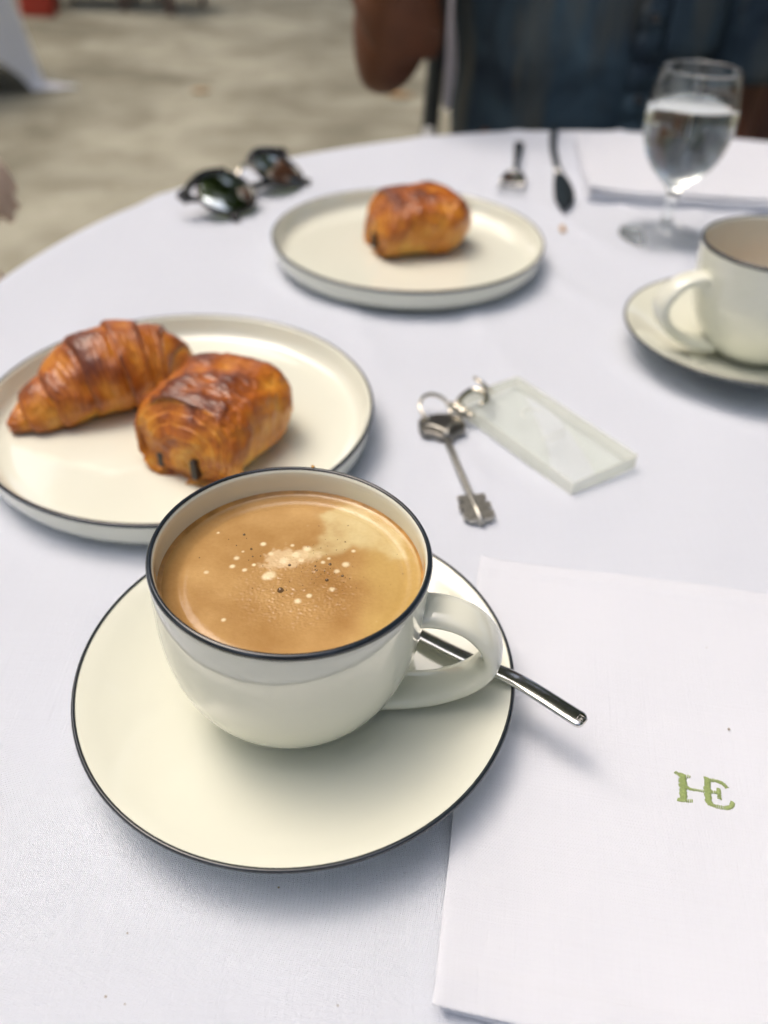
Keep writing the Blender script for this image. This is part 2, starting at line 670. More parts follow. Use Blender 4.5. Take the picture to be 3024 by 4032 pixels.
TL = ['leafy tree standing behind the table with the floor length white cloth', 'leafy tree straight behind the person in denim',
      'leafy tree behind the dark red wooden chair', 'leafy tree beyond the seated neighbour in beige',
      'leafy tree standing off beyond the cup beside the water glass', 'leafy tree behind the viewer on the side of the croissant plate',
      'leafy tree straight behind the viewer', 'leafy tree behind the viewer on the side of the embroidered napkin']
for (x, y, s, a), lab in zip(TREES, TL):
    t = thing('leafy_tree', lab, 'tree', (x, y, GZ), (0, 0, a), 'trees round the terrace')
    t.scale = (s, s, s)
    link(bpy.data.objects.new('trunk', trunkA), t)
    c = link(bpy.data.objects.new('crown', crownA), t)
    c.location = (0, 0, 4.6)

# ------------------------------------------------------------------ tables and cloths
def draped_cloth(name, mat, cx, cy, zt, Rt, half, rot, amp, nang=420, drop=None, seed=0, top_n=70):
    """square cloth over a round table top"""
    v, f = [], []
    rb = .011
    bend = rb * PI / 2
    rows = []
    for k in range(nang):
        th = 2 * PI * k / nang
        t2 = th - rot
        L = half / max(abs(math.cos(t2)), abs(math.sin(t2)))
        corner = (L / half - 1) / .414
        fold = math.cos(4 * t2 + PI) * .35 + math.sin(th * 11 + seed) * .3 + math.sin(th * 17 + 2 * seed + 1) * .22
        row = []
        s_list = [Rt0 for Rt0 in np.linspace(0, Rt - rb, top_n)[1:]]
        s_list += list(np.linspace(Rt - rb, Rt - rb + bend, 7)[1:])
        s_list += list(np.linspace(Rt - rb + bend, L, 30)[1:])
        for s in s_list:
            if s <= Rt - rb:
                r, z = s, 0.0
            elif s <= Rt - rb + bend:
                q = (s - Rt + rb) / rb
                r, z = Rt - rb + rb * math.sin(q), -rb + rb * math.cos(q)
            else:
                q = s - (Rt - rb + bend)
                r = Rt + q * (.10 + .10 * corner) + amp * fold * min(1, q / .35)
                z = -rb - q * .985
            if zt + z < GZ + .006:
                ex = (GZ + .006) - (zt + z)
                z = GZ + .006 - zt + .004 * math.sin(ex * 40) ** 2
                r += ex * .8
            und = 0
            if s <= Rt:
                x_, y_ = r * math.cos(th), r * math.sin(th)
                und = .0006 * nz(x_, y_, seed, 9) - .0003 + .0006 * nz(x_, y_, seed + 4, 3)
                cl_ = math.hypot(x_ + cx + .03, y_ + cy - .21)
                und += .0021 * max(0, 1 - abs(nz(x_ * 1.6 + y_ * .3, y_ * .5, seed + 2, 7)) * 7) * min(1, max(0, cl_ - .10) / .05)
                e = max(0, (s - Rt + .06) / .06)
                und += max(0, math.cos(th - R(228))) ** 6 * e * e * (.006 * nz(x_, y_, seed + 9, 10) - .0065)
            row.append((cx + r * math.cos(th), cy + r * math.sin(th), zt + z + und))
        rows.append(row)
    n = len(rows[0])
    v.append((cx, cy, zt))
    for row in rows:
        v += row
    for k in range(nang):
        k2 = (k + 1) % nang
        f.append((0, 1 + k * n, 1 + k2 * n))
        for i in range(n - 1):
            f.append((1 + k * n + i, 1 + k * n + i + 1, 1 + k2 * n + i + 1, 1 + k2 * n + i))
    o = mobj(name, v, f, mat)
    return o


def round_table(label, x, y, zt, Rt):
    t = thing('round_table', label, 'table', (x, y, GZ))
    m = MB()
    m.add(*lathe_vf([(0, 0), (Rt, 0), (Rt, .02), (0, .02)], 64))
    o = fix(m.build('tabletop', M_DARKWOOD, t, smooth=False))
    o.location.z = zt - GZ - .050
    fix(MB().add(*lathe_vf([(0, .02), (.035, .02), (.03, .3), (.04, zt - GZ - .03), (0, zt - GZ - .03)], 24)).build('pedestal', M_CHAIRMETAL, t))
    fix(MB().add(*lathe_vf([(0, 0), (.25, 0), (.25, .012), (.06, .03), (0, .03)], 40)).build('base', M_CHAIRMETAL, t))
    return t


TX, TY, TR = .2523, .4625, .5436
round_table('round pedestal table carrying the cups, plates and glass of water', TX, TY, 0, TR - .004)
tag(draped_cloth('tablecloth', M_CLOTH, TX, TY, 0, TR, .80, R(15), .035, seed=1.3),
    'white linen cloth under the coffee cups, plates and pastries', 'tablecloth')
round_table('round table hidden by a floor length cloth, far off by the sandy ground', -2.30, 4.22, 0.0, .50)
tag(draped_cloth('tablecloth', M_FARCLOTH, -2.30, 4.22, 0.002, .505, .99, R(45 + 3), .05, nang=240, seed=2.1, top_n=14),
    'white cloth hanging to the sandy ground on the far table', 'tablecloth')

# ------------------------------------------------------------------ crockery
def tilt_rot(tx, ty):
    n = Vector((tx, ty, 1)).normalized()
    return n.to_track_quat('Z', 'Y').to_euler() if False else Vector((0, 0, 1)).rotation_difference(n).to_euler()


PLATE = [(0, .0025), (.084, .0025), (.086, .0), (.0885, .0), (.0905, .0022), (.0975, .0052), (.0998, .0095), (.1006, .0165),
         (.1007, .0182), (.1002, .0190), (.0990, .0188), (.0982, .0170), (.0968, .0112), (.0945, .0078), (.0905, .0062), (.085, .0058), (.05, .0056), (0, .0055)]
RIMLINE = [(.10085, .01745), (.10105, .0186), (.1005, .01925), (.0994, .01915), (.0996, .0187), (.1003, .0180)]


def plate(label, x, y, rz):
    t = thing('plate', label, 'plate', (x, y, .0006), (0, 0, rz), 'rimmed cream plates')
    fix(MB().add(*lathe_vf(PLATE, 160)).build('dish', M_PORC, t))
    fix(MB().add(*lathe_vf(RIMLINE, 160, close=True)).build('rim_line', M_RIM, t))
    return t


plate('cream plate with dark rim holding the croissant and chocolate pastry', -.1083, .3789, 0)
plate('cream plate holding a single chocolate pastry', .0107, .6226, 1)

SAUCER = [(0, .0032), (.0265, .0032), (.0275, 0), (.0298, 0), (.031, .0030), (.045, .0058), (.062, .0120), (.0735, .0188), (.0770, .0212),
          (.0775, .0219), (.0771, .0225), (.0758, .0221), (.070, .0190), (.060, .0136), (.050, .0098), (.042, .0080), (.035, .0070), (.0325, .0067), (.030, .0060), (0, .0058)]
SRIM = [(.0772, .0211), (.0778, .0219), (.0773, .0228), (.0763, .0226), (.0768, .0220)]
HC = .0748
RC = .0453
Z0 = .0062


def cup_outer(z):
    u = (HC - z) / (HC - Z0)
    return .020 + (RC - .020) * max(0, 1 - u ** 3.5) ** (1 / 1.4)


def make_saucer(label, x, y, tilt):
    t = thing('saucer', label, 'saucer', (x, y, .0), tilt_rot(*tilt), 'cream saucers with dark rims')
    fix(MB().add(*lathe_vf(SAUCER, 160)).build('dish', M_PORC, t))
    fix(MB().add(*lathe_vf(SRIM, 160, close=True)).build('rim_line', M_RIM, t))
    return t


def make_cup(label, x, y, tilt, haz):
    """cup whose rim centre sits at (x, y, HC); origin at its foot"""
    n = Vector((tilt[0], tilt[1], 1)).normalized()
    base = Vector((x, y, HC)) - n * (HC - Z0)
    t = thing('coffee_cup', label, 'cup', base, tilt_rot(*tilt), 'cream coffee cups with dark rims')
    prof = [(0, .0012), (.0165, .0012), (.0178, 0), (.0195, 0)]
    for z in np.concatenate([np.linspace(Z0 + .0006, Z0 + .012, 9), np.linspace(Z0 + .014, HC - .0012, 22)]):
        prof.append((cup_outer(z), z - Z0))
    H = HC - Z0
    prof += [(RC - .0003, H - .0004), (RC - .0010, H), (RC - .0017, H - .0004)]
    for z in np.linspace(HC - .0015, Z0 + .006, 26):
        prof.append((max(.001, cup_outer(z) - .0021 - .0006 * (HC - z) / .07), z - Z0))
    prof += [(0, .0045)]
    fix(MB().add(*lathe_vf(prof, 160)).build('bowl', M_PORC, t))
    rl = [(RC + .00010, H - .0015), (RC + .00025, H - .0007), (RC - .0002, H + .0002), (RC - .0010, H + .0005), (RC - .0016, H + .0001), (RC - .0015, H - .0004)]
    fix(MB().add(*lathe_vf(rl, 160, close=True)).build('rim_line', M_RIM, t))
    # ear handle: a strap swept along a D-shaped loop in the radial plane
    pts = [(.0405, .0565, 1.0), (.0500, .0580, .95), (.0600, .0555, .95), (.0675, .0480, 1.0), (.0690, .0395, 1.0), (.0640, .0300, 1.0), (.0540, .0215, 1.0), (.0430, .0165, 1.05), (.0320, .0140, 1.15)]
    sp = spline(pts, 44)
    path = [(p[0], 0, p[1] - Z0 + .0) for p in sp]
    v, f = [], []
    seg = 20
    for i, p in enumerate(path):
        a = Vector(path[max(i - 1, 0)])
        b = Vector(path[min(i + 1, len(path) - 1)])
        tg = (b - a).normalized()
        nr = Vector((-tg.z, 0, tg.x))
        wd, th = .0076 * sp[i][2], .0034 * sp[i][2]
        for k in range(seg):
            an = 2 * PI * k / seg
            cx_, sx_ = math.cos(an), math.sin(an)
            ex = .8
            q = Vector(p) + Vector((0, 1, 0)) * wd * math.copysign(abs(cx_) ** ex, cx_) + nr * th * math.copysign(abs(sx_) ** ex, sx_)
            v.append(q)
    for i in range(len(path) - 1):
        for k in range(seg):
            k2 = (k + 1) % seg
            f.append((i * seg + k, i * seg + k2, (i + 1) * seg + k2, (i + 1) * seg + k))
    f.append(tuple(range(seg)))
    f.append(tuple((len(path) - 1) * seg + k for k in range(seg)))
    rot = Matrix.Rotation(haz, 3, 'Z')
    h = MB().add([rot @ Vector(p) for p in v], f).build('handle', M_PORC, t)
    fix(h)
    return t


T1, TC, T2 = (-.0134, -.0167), (.032, -.0004), (-.0348, .0127)
make_saucer('cream dark-rimmed saucer under the cup full of coffee', -.0290, .2027, T1)
cup1 = make_cup('cream cup full of milky coffee on its saucer', -.0292, .2040, TC, R(-8))
make_saucer('cream dark-rimmed saucer under the cup beside the water glass', .2243, .4863, T2)
make_cup('cream cup, tan inside, standing beside the water glass', .2250, .4850, T2, R(193))


# ------------------------------------------------------------------ coffee
SWIRL = [(-2, 9.5), (5, 14.5), (9.5, 22), (9, 31), (16, 36), (27, 31), (36, 20), (39, 8), (33, 9), (26, 15.5), (18, 17), (12, 12.5), (5, 9)]


def poly_sd(P, x, y):
    """signed distance to a polygon, negative inside"""
    d, ins = 1e9, False
    n = len(P)
    for i in range(n):
        ax, ay = P[i]
        bx, by = P[i - 1]
        ex, ey = bx - ax, by - ay
        t = max(0, min(1, ((x - ax) * ex + (y - ay) * ey) / (ex * ex + ey * ey)))
        d = min(d, math.hypot(x - ax - t * ex, y - ay - t * ey))
        if (ay > y) != (by > y) and x < (bx - ax) * (y - ay) / (by - ay) + ax:
            ins = not ins
    return -d if ins else d


def make_coffee():
    zc = .0639
    rr = .0433
    n = 300
    DK = (.32, .168, .050)
    TAN = (.51, .318, .125)
    LT = (.60, .49, .25)
    WH = (.78, .66, .42)
    OLV = (.50, .345, .115)
    FOAM = (.74, .58, .36)
    # picture-measured marks are kept here as millimetres from the cup axis
    white = SPOTS
    v, f, col = [], [], []
    idx = {}
    g = np.linspace(-1, 1, n)
    for j in range(n):
        for i in range(n):
            x, y = g[i], g[j]
            r2 = x * x + y * y
            if r2 > 1.0:
                continue
            # square grid clipped to the disc
            px, py = x * rr, y * rr
            idx[(i, j)] = len(v)
            r = math.sqrt(r2) * rr
            z = 0.0
            e = rr - r
            z += .0016 * math.exp(-e / .0016)
            z -= .0005 * math.exp(-((e - .0062) / .0016) ** 2)
            X, Y_ = px * 1000, py * 1000
            nn = fbm(px, py, 0, 120, 2.0)
            nb = fbm(px, py, 1, 45, 5.0)
            # brown crema with a slow swirl
            t = min(1.15, max(0, .55 + .60 * nb + .12 * nn))
            c = np.array(DK) * (1 - t) + np.array(TAN) * t
            # dark ring near the wall
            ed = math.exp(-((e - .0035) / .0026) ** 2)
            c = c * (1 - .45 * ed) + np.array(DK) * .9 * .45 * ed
            # pale milky area on the right and a tongue into the middle
            wx_, wy_ = X + 5 * nb + 1.6 * nn, Y_ + 4 * fbm(px, py, 7, 50, 8.0)
            sd_ = poly_sd(SWIRL, wx_, wy_)
            m = 1 / (1 + math.exp(sd_ * 1.5))
            m = min(max(m * (.86 + .35 * nn), 0), 1)
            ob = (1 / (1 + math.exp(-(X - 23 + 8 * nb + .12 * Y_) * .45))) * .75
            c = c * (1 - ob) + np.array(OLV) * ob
            c = c * (1 - m) + np.array(LT) * m
            # whitish patch of fine foam round the middle
            fx, fy = (X + 3 + 3 * nb) / 13, (Y_ - 8.5 - .18 * X) / 7.0
            fo = math.exp(-(fx * fx + fy * fy) * 1.3)
            fo2 = max(0, min(1, (fo * 1.15 + .55 * fbm(px, py, 4, 330, 1.0) + .25 * nn - .50) * 2.2)) * .62
            c = c * (1 - fo2) + np.array(FOAM) * fo2
            z += fo2 * (.00012 + .00012 * nz(px, py, 6, 1500))
            rough = 0.0
            for sx, sy, sr in white:
                dd = ((X - sx) ** 2 + ((Y_ - sy) * 1.0) ** 2) / (sr * sr)
                if dd < 4:
                    k = (.95 - .25 * nn) * math.exp(-dd * dd * 1.1)
                    c = c * (1 - k) + np.array(WH) * k
                    z += .00008 * k
            # fine foam of tiny bubbles in the middle and towards the viewer
            fm = 1 / (1 + math.exp((math.hypot((X - 4) / 1.25, Y_ + 7) - 17) * .45))
            z += fm * .00017 * (nz(px, py, 3, 1150, 0) + .6 * nz(px, py, 5, 2100, 0)) + .00005 * nn
            v.append((px, py, z))
            col.append(c)
    for j in range(n - 1):
        for i in range(n - 1):
            q = [(i, j), (i + 1, j), (i + 1, j + 1), (i, j + 1)]
            if all(k in idx for k in q):
                f.append([idx[k] for k in q])
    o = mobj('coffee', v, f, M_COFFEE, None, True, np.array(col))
    o.location = (-.0292, .2040, zc)
    # a skirt ring closes the ragged rim of the grid against the wall
    tag(o, 'light brown coffee with crema and pale foam spots in the near cup', 'coffee')
    ring = []
    for e_, zz in ((.0014, .0006), (.0006, .0012), (.0001, .0019), (-.0008, .0026)):
        ring.append((rr - e_, zz))
    rg = MB().add(*lathe_vf([(rr - .0022, .0002)] + ring, 160)).build('foam_edge', simple('crema_edge', (.42, .22, .06), rough=.3, var=.25, nscale=200, bump=.2, bscale=700), o)
    fix(rg)
    b = MB()
    rb_ = random.Random(3)
    micro = []
    for _ in range(150):
        a_, d_ = rb_.uniform(0, 2 * PI), abs(rb_.gauss(0, 13))
        mx_, my_ = 7 + d_ * math.cos(a_) * 1.2, 3 + d_ * math.sin(a_) * .9
        if math.hypot(mx_, my_) < 38:
            micro.append((mx_, my_, rb_.choice((.10, .12, .14, .17, .22))))
    for sx, sy, sr in BUBBLES + micro:
        vv, ff = [], []
        pr = [(sr, 0), (sr * .92, sr * .35), (sr * .7, sr * .65), (sr * .38, sr * .85), (0, sr * .92)]
        vv, ff = lathe_vf(pr, 14)
        b.add([(p[0] * .001 + sx * .001, p[1] * .001 + sy * .001, p[2] * .001 - .00005) for p in vv], ff)
    m, nt, p = new_mat('bubble_film')
    p.inputs['Base Color'].default_value = (.14, .08, .03, 1)
    p.inputs['Roughness'].default_value = .06
    p.inputs['Alpha'].default_value = .75
    p.inputs['Coat Weight'].default_value = .5
    bo = fix(b.build('bubbles', m, o))
    bo['kind'] = 'stuff'


SPOTS = [ (-28.0, 19.9, 0.53), (-11.7, 14.8, 1.00), (-1.7, 14.6, 0.67), (-18.0, 10.6, 0.47), (-8.4, 9.9, 1.00), (-19.6, 7.2, 0.93), (-28.4, -0.2, 0.80), (-20.4, 3.1, 0.93), (-16.1, 1.6, 0.80), (-13.4, 4.2, 0.67), (2.0, 7.2, 0.93), (9.4, 6.6, 0.73), (11.2, 8.6, 0.60), (14.3, 2.5, 0.93), (19.3, 12.8, 0.73), (17.1, 5.9, 1.26), (13.3, -6.1, 0.93), (6.2, -9.4, 0.93), (2.8, -12.0, 1.13), (-19.2, -21.2, 0.73), (-7.4, -0.4, 1.86), (-8.6, -1.4, 1.46), (-3.6, 6.6, 1.73), (-0.0, 9.8, 1.46), (3.5, 13.0, 1.46) ]
BUBBLES = [ (-18.9, 19.3, 0.53), (-15.4, 12.0, 0.47), (-14.4, 8.3, 0.33), (-1.6, 4.6, 0.60), (7.0, 4.6, 0.40), (11.8, 5.7, 0.60), (11.3, -1.9, 0.67), (16.3, 0.3, 0.53), (-3.2, -7.4, 1.13), (16.2, 17.4, 0.33), (13.5, 18.4, 0.20), (16.7, 26.2, 0.27), (-32.0, 6.8, 0.27), (-10.4, 3.8, 0.27), (3.6, 14.1, 0.27), (-3.4, 8.1, 0.27), (-11.8, 8.7, 0.27), (-20.7, 13.6, 0.27) ]
M_COFFEE = vcol('crema', mulf=.15, rough=.22, bump=.22, bscale=700, coat=0.0, spec=.5, bdist=.0004)
make_coffee()
_o = fix(MB().add(*lathe_vf([(0, 0), (.020, 0), (.037, 0), (.0398, .0004), (.0404, .0014)], 64)).build('coffee', simple('hidden_coffee', (.33, .16, .045), rough=.2, var=.25, nscale=60)))  # out of sight; added so its bounce tints the cup wall tan
_o.location = (.2262, .4846, .0370)
tag(_o, 'unseen coffee added inside the cup beside the water glass to tint its wall', 'coffee')


# ------------------------------------------------------------------ cutlery
def spoon(label, pts, bowl_dir_len, mat, name='teaspoon'):
    pass


def cutlery_handle(path, widths, thick, seg=14):
    """strap handle; width across, thickness up"""
    v, f = [], []
    n = len(path)
    for i in range(n):
        a, b = Vector(path[max(i - 1, 0)]), Vector(path[min(i + 1, n - 1)])
        t = (b - a).normalized()
        s = t.cross(Vector((0, 0, 1))).normalized()
        u = s.cross(t).normalized()
        for k in range(seg):
            an = 2 * PI * k / seg
            c_, s_ = math.cos(an), math.sin(an)
            ex = .65
            v.append(Vector(path[i]) + s * widths[i] / 2 * math.copysign(abs(c_) ** ex, c_) + u * thick[i] / 2 * math.copysign(abs(s_) ** ex, s_))
    for i in range(n - 1):
        for k in range(seg):
            k2 = (k + 1) % seg
            f.append((i * seg + k, i * seg + k2, (i + 1) * seg + k2, (i + 1) * seg + k))
    f.append(tuple(range(seg)))
    f.append(tuple((n - 1) * seg + k for k in range(seg)))
    return v, f


def teaspoon():
    t = thing('teaspoon', 'polished steel teaspoon on the saucer behind the cup handle', 'spoon')
    # tip, over the saucer rim, down into the well beside the cup
    P = [(.0690, .1772, .0265), (.0640, .1812, .0268), (.0476, .1955, .0258), (.0310, .2100, .0200), (.0150, .2250, .0150), (.0040, .2350, .0128)]
    sp = spline(P, 110)
    dist = [float(np.linalg.norm(q - sp[0])) for q in sp]
    wd = [(.0070 - .0016 * (i / 109)) * (math.sqrt(max(.12, 1 - (1 - min(1, (d + .0003) / .0028)) ** 2))) for i, d in enumerate(dist)]
    th = [.0021 * math.sqrt(max(.2, 1 - (1 - min(1, (d + .0003) / .0012)) ** 2)) for d in dist]
    fix(MB().add(*cutlery_handle([tuple(p) for p in sp], wd, th)).build('handle', M_STEEL, t))
    # bowl: an oval dish
    c = Vector((-.0095, .2470, .0128))
    ax = Vector((-.745, .667, 0)).normalized()
    sd = Vector((ax.y, -ax.x, 0))
    v, f = [], []
    nr, ns = 10, 36
    for side in (0, 1):
        for i in range(nr + 1):
            q = i / nr
            for k in range(ns):
                a = 2 * PI * k / ns
                lx = math.cos(a) * .0165 * q
                ly = math.sin(a) * .0115 * q * (1 - .18 * math.cos(a))
                z = -.0042 * (1 - q * q) + (0 if side == 0 else -.0009 * (1 - q ** 6)) + .0007
                v.append(c + ax * lx + sd * ly + Vector((0, 0, z)))
    st = (nr + 1) * ns
    for side in (0, 1):
        for i in range(nr):
            for k in range(ns):
                k2 = (k + 1) % ns
                q = (i * ns + k, i * ns + k2, (i + 1) * ns + k2, (i + 1) * ns + k)
                f.append(tuple(x + side * st for x in (q if side == 0 else q[::-1])))
    MB().add(v, f).build('bowl', M_STEEL, t)
    # hallmark: a small sunk cartouche near the tip with raised strokes
    p = Vector(sp[6])
    tg = (Vector(sp[2]) - Vector(sp[10])).normalized()
    s_ = tg.cross(Vector((0, 0, 1))).normalized()
    u_ = s_.cross(tg)
    hm = MB()
    for (a0, b0), (a1, b1) in (((-1.3, -1), (1.3, -1)), ((1.3, -1), (1.3, 1)), ((1.3, 1), (-1.3, 1)), ((-1.3, 1), (-1.3, -1)),
                               ((-.6, -.6), (.6, .6)), ((-.6, .6), (.6, -.6)), ((-.7, 0), (.1, .6))):
        A = p + tg * a0 * .0011 + s_ * b0 * .0011 + u_ * .00104
        B = p + tg * a1 * .0011 + s_ * b1 * .0011 + u_ * .00104
        hm.add(*tube_vf([A, B], .00013, 6))
    hm.build('hallmark', M_KEYMETAL, t)


teaspoon()


def fork():
    t = thing('fork', 'steel dessert fork lying tines up beside the far knife', 'fork')
    P = [(.1262, .9250, .0035), (.1235, .9050, .0050), (.1190, .8750, .0062), (.1150, .8480, .0072), (.1125, .8300, .0078), (.1108, .8180, .0070)]
    sp = spline(P, 30)
    wd = [.012 - .007 * min(1, i / 18) for i in range(30)]
    wd[0] = .008
    wd[-1] = .010
    wd[-2] = .0075
    th = [.0028] * 30
    fix(MB().add(*cutlery_handle([tuple(p) for p in sp], wd, th)).build('handle', M_STEEL, t))
    ax = Vector((-.18, -.98, 0)).normalized()
    sd = Vector((ax.y, -ax.x, 0))
    b = Vector((.1108, .8180, .0070))
    m = MB()
    v, f = [], []
    for i in range(9):
        q = i / 8
        wv = .0050 + .0068 * math.sin(min(1, q * 1.3) * PI / 2)
        zz = .0070 - .0050 * q
        for k in range(9):
            s = -1 + 2 * k / 8
            v.append(b + ax * (.022 * q - .001) + sd * wv * s + Vector((0, 0, zz - .007 + .0016 * s * s)))
    for i in range(8):
        for k in range(8):
            a = i * 9 + k
            f.append((a, a + 1, a + 10, a + 9))
    o = MB().add(v, f).build('root', M_STEEL, t)
    sm = o.modifiers.new('s', 'SOLIDIFY')
    sm.thickness = .0018
    for k in range(4):
        s = -1 + 2 * k / 3
        pts = []
        for q in np.linspace(0, 1, 8):
            z = .0016 + .0055 * q ** 1.6
            pts.append(b + ax * (.019 + .036 * q) + sd * s * (.0100 + .0006 * q) + Vector((0, 0, z - .007 + .0008)))
        MB().add(*tube_vf(pts, [.0016, .0016, .0016, .0015, .0014, .0012, .001, .0006], 8, flat=(1, .8))).build('tine', M_STEEL, t)


fork()


def knife():
    t = thing('knife', 'dark steel table knife with curved blade pointing at a crumb', 'knife')
    P = [(.1712, .9860, .006), (.1660, .9600, .006), (.1605, .9250, .006), (.1560, .8850, .006), (.1540, .8480, .0055), (.1535, .8300, .005)]
    sp = spline(P, 26)
    fix(MB().add(*cutlery_handle([tuple(p) for p in sp], [.006] + [.0085 - .0025 * (i / 25) for i in range(25)], [.004] * 26)).build('handle', M_STEEL, t))
    # blade outline: straight-ish back on the left, belly bulging right, point towards the viewer
    ctr = [(.1535, .8320), (.1528, .8050), (.1510, .7780), (.1475, .7500), (.1425, .7235)]
    hw = [.0042, .0080, .0098, .0085, .0004]
    cs, hs_ = spline(ctr, 24), spline([(h, 0) for h in hw], 24)
    top, bot, f = [], [], []
    for i, (c, h) in enumerate(zip(cs, hs_)):
        a, b_ = cs[max(i - 1, 0)], cs[min(i + 1, 23)]
        tg = (b_ - a) / np.linalg.norm(b_ - a)
        nrm = np.array([-tg[1], tg[0]])
        hh = max(h[0], .0003)
        row = []
        for s, dz in ((-1, .0002), (-.6, .0011), (.5, .0008), (1, .0002)):
            row.append((c[0] + nrm[0] * hh * s * .92, c[1] + nrm[1] * hh * s * .92, .0045 + dz))
        top += row
        bot += [(x, y, 2 * .0045 - z) for x, y, z in row]
    for i in range(23):
        for k in range(3):
            a = i * 4 + k
            f.append((a, a + 1, a + 5, a + 4))
    v = top + bot
    nT = len(top)
    f += [tuple(x + nT for x in q[::-1]) for q in f]
    fix(MB().add(v, f).build('blade', M_STEEL, t))
    # small ridge where blade and handle meet
    MB().add(*tube_vf([(.1492, .8310, .005), (.1578, .8310, .005)], .0024, 10)).build('bolster', M_STEEL, t)


knife()


# ------------------------------------------------------------------ pastries
PALE, GOLD, AMB, BRN = np.array((.76, .42, .075)), np.array((.62, .235, .016)), np.array((.40, .105, .006)), np.array((.14, .028, .005))


def bake(t):
    t = min(max(t, 0), 1)
    if t < .33:
        k = t / .33
        return PALE * (1 - k) + GOLD * k
    if t < .66:
        k = (t - .33) / .33
        return GOLD * (1 - k) + AMB * k
    k = (t - .66) / .34
    return AMB * (1 - k) + BRN * k


def croissant():
    nu, nth = 240, 120
    ax = spline([(-.1935, .3625, .0105), (-.1790, .3760, .0145), (-.1600, .3930, .0205), (-.1380, .4090, .0215), (-.1200, .4160, .018), (-.1060, .4140, .013)], nu)
    rp = spline([(.0035, 0), (.0112, 0), (.0168, 0), (.0225, 0), (.0262, 0), (.0262, 0), (.0235, 0), (.0195, 0), (.0130, 0), (.004, 0)], nu)
    steps = [.105, .235, .375, .52, .655, .775, .885]
    v, f, col = [], [], []
    for i in range(nu):
        u = i / (nu - 1)
        c = ax[i]
        tg = ax[min(i + 1, nu - 1)] - ax[max(i - 1, 0)]
        tg /= np.linalg.norm(tg)
        sd = np.array([-tg[1], tg[0], 0])
        sd /= np.linalg.norm(sd)
        for k in range(nth):
            th = 2 * PI * k / nth
            cy, cz = math.cos(th), math.sin(th)
            # layers wrap slantwise round the roll
            us = u + .030 * math.sin(th - .9) + .010 * nz(cy, cz, u * 6, 1.5)
            r = max(rp[i][0], .001)
            ph, ridge, wi = 1.0, 0, 0
            for j, s in enumerate(steps):
                toward = 1 if s < .55 else -1
                dd = (us - s) * toward
                # a shell edge: the layer nearer the middle stands proud with a rounded lip
                if dd > 0:
                    ridge += .0016 * (1 - math.exp(-dd / .006)) * math.exp(-dd / .06)
                    wi = max(wi, math.exp(-dd / .035))
                else:
                    ridge -= .0014 * math.exp(dd / .014)
                    wi = min(wi, -math.exp(dd / .016)) if abs(dd) < .04 else wi
            x0, y0, z0 = c[0] + sd[0] * r * cy, c[1] + sd[1] * r * cy, c[2] + r * cz
            wl_ = us * 46 + .8 * nz(cy * 1.3, cz * 1.3, u * 9, 1, 3) + .4 * nz(cy * 4, cz * 4, u * 20, 1, 7)
            lam = math.sin(wl_ * 2 * PI) * (.5 + .5 * nz(cy * 2, cz * 2, u * 12, 1, 5))      # fine flaky lamination lines
            big = fbm(x0, y0, z0, 55, 1.2)
            lump = nz(cy * 1.2, cz * 1.2, u * 7, 1, 31)
            r2 = r * (1 + .07 * lump) + 1.0 * ridge * min(1, r / .012) + .0018 * big + .0003 * lam
            p = c + sd * r2 * cy * 1.02 + np.array((0, 0, 1)) * r2 * cz * (1.0 if cz > 0 else .62)
            p[2] = max(p[2], .0075 + .0004 * big)
            v.append(p)
            t = .37 + .46 * wi * (.75 if wi > 0 else .8) + .50 * big + .14 * lam + .20 * max(0, cz) - .14 * max(0, -cz + .1)
            t += .35 * max(0, 1 - u / .16) + .25 * max(0, (u - .88) / .12)
            col.append(bake(t))
    for i in range(nu - 1):
        for k in range(nth):
            k2 = (k + 1) % nth
            f.append((i * nth + k, i * nth + k2, (i + 1) * nth + k2, (i + 1) * nth + k))
    f.append(tuple(range(nth)))
    f.append(tuple((nu - 1) * nth + k for k in range(nth)))
    o = mobj('croissant', v, f, M_PASTRY, None, True, np.array(col))
    fix(o)
    return tag(o, 'golden brown croissant with layered shells on the cream plate', 'croissant')


croissant()


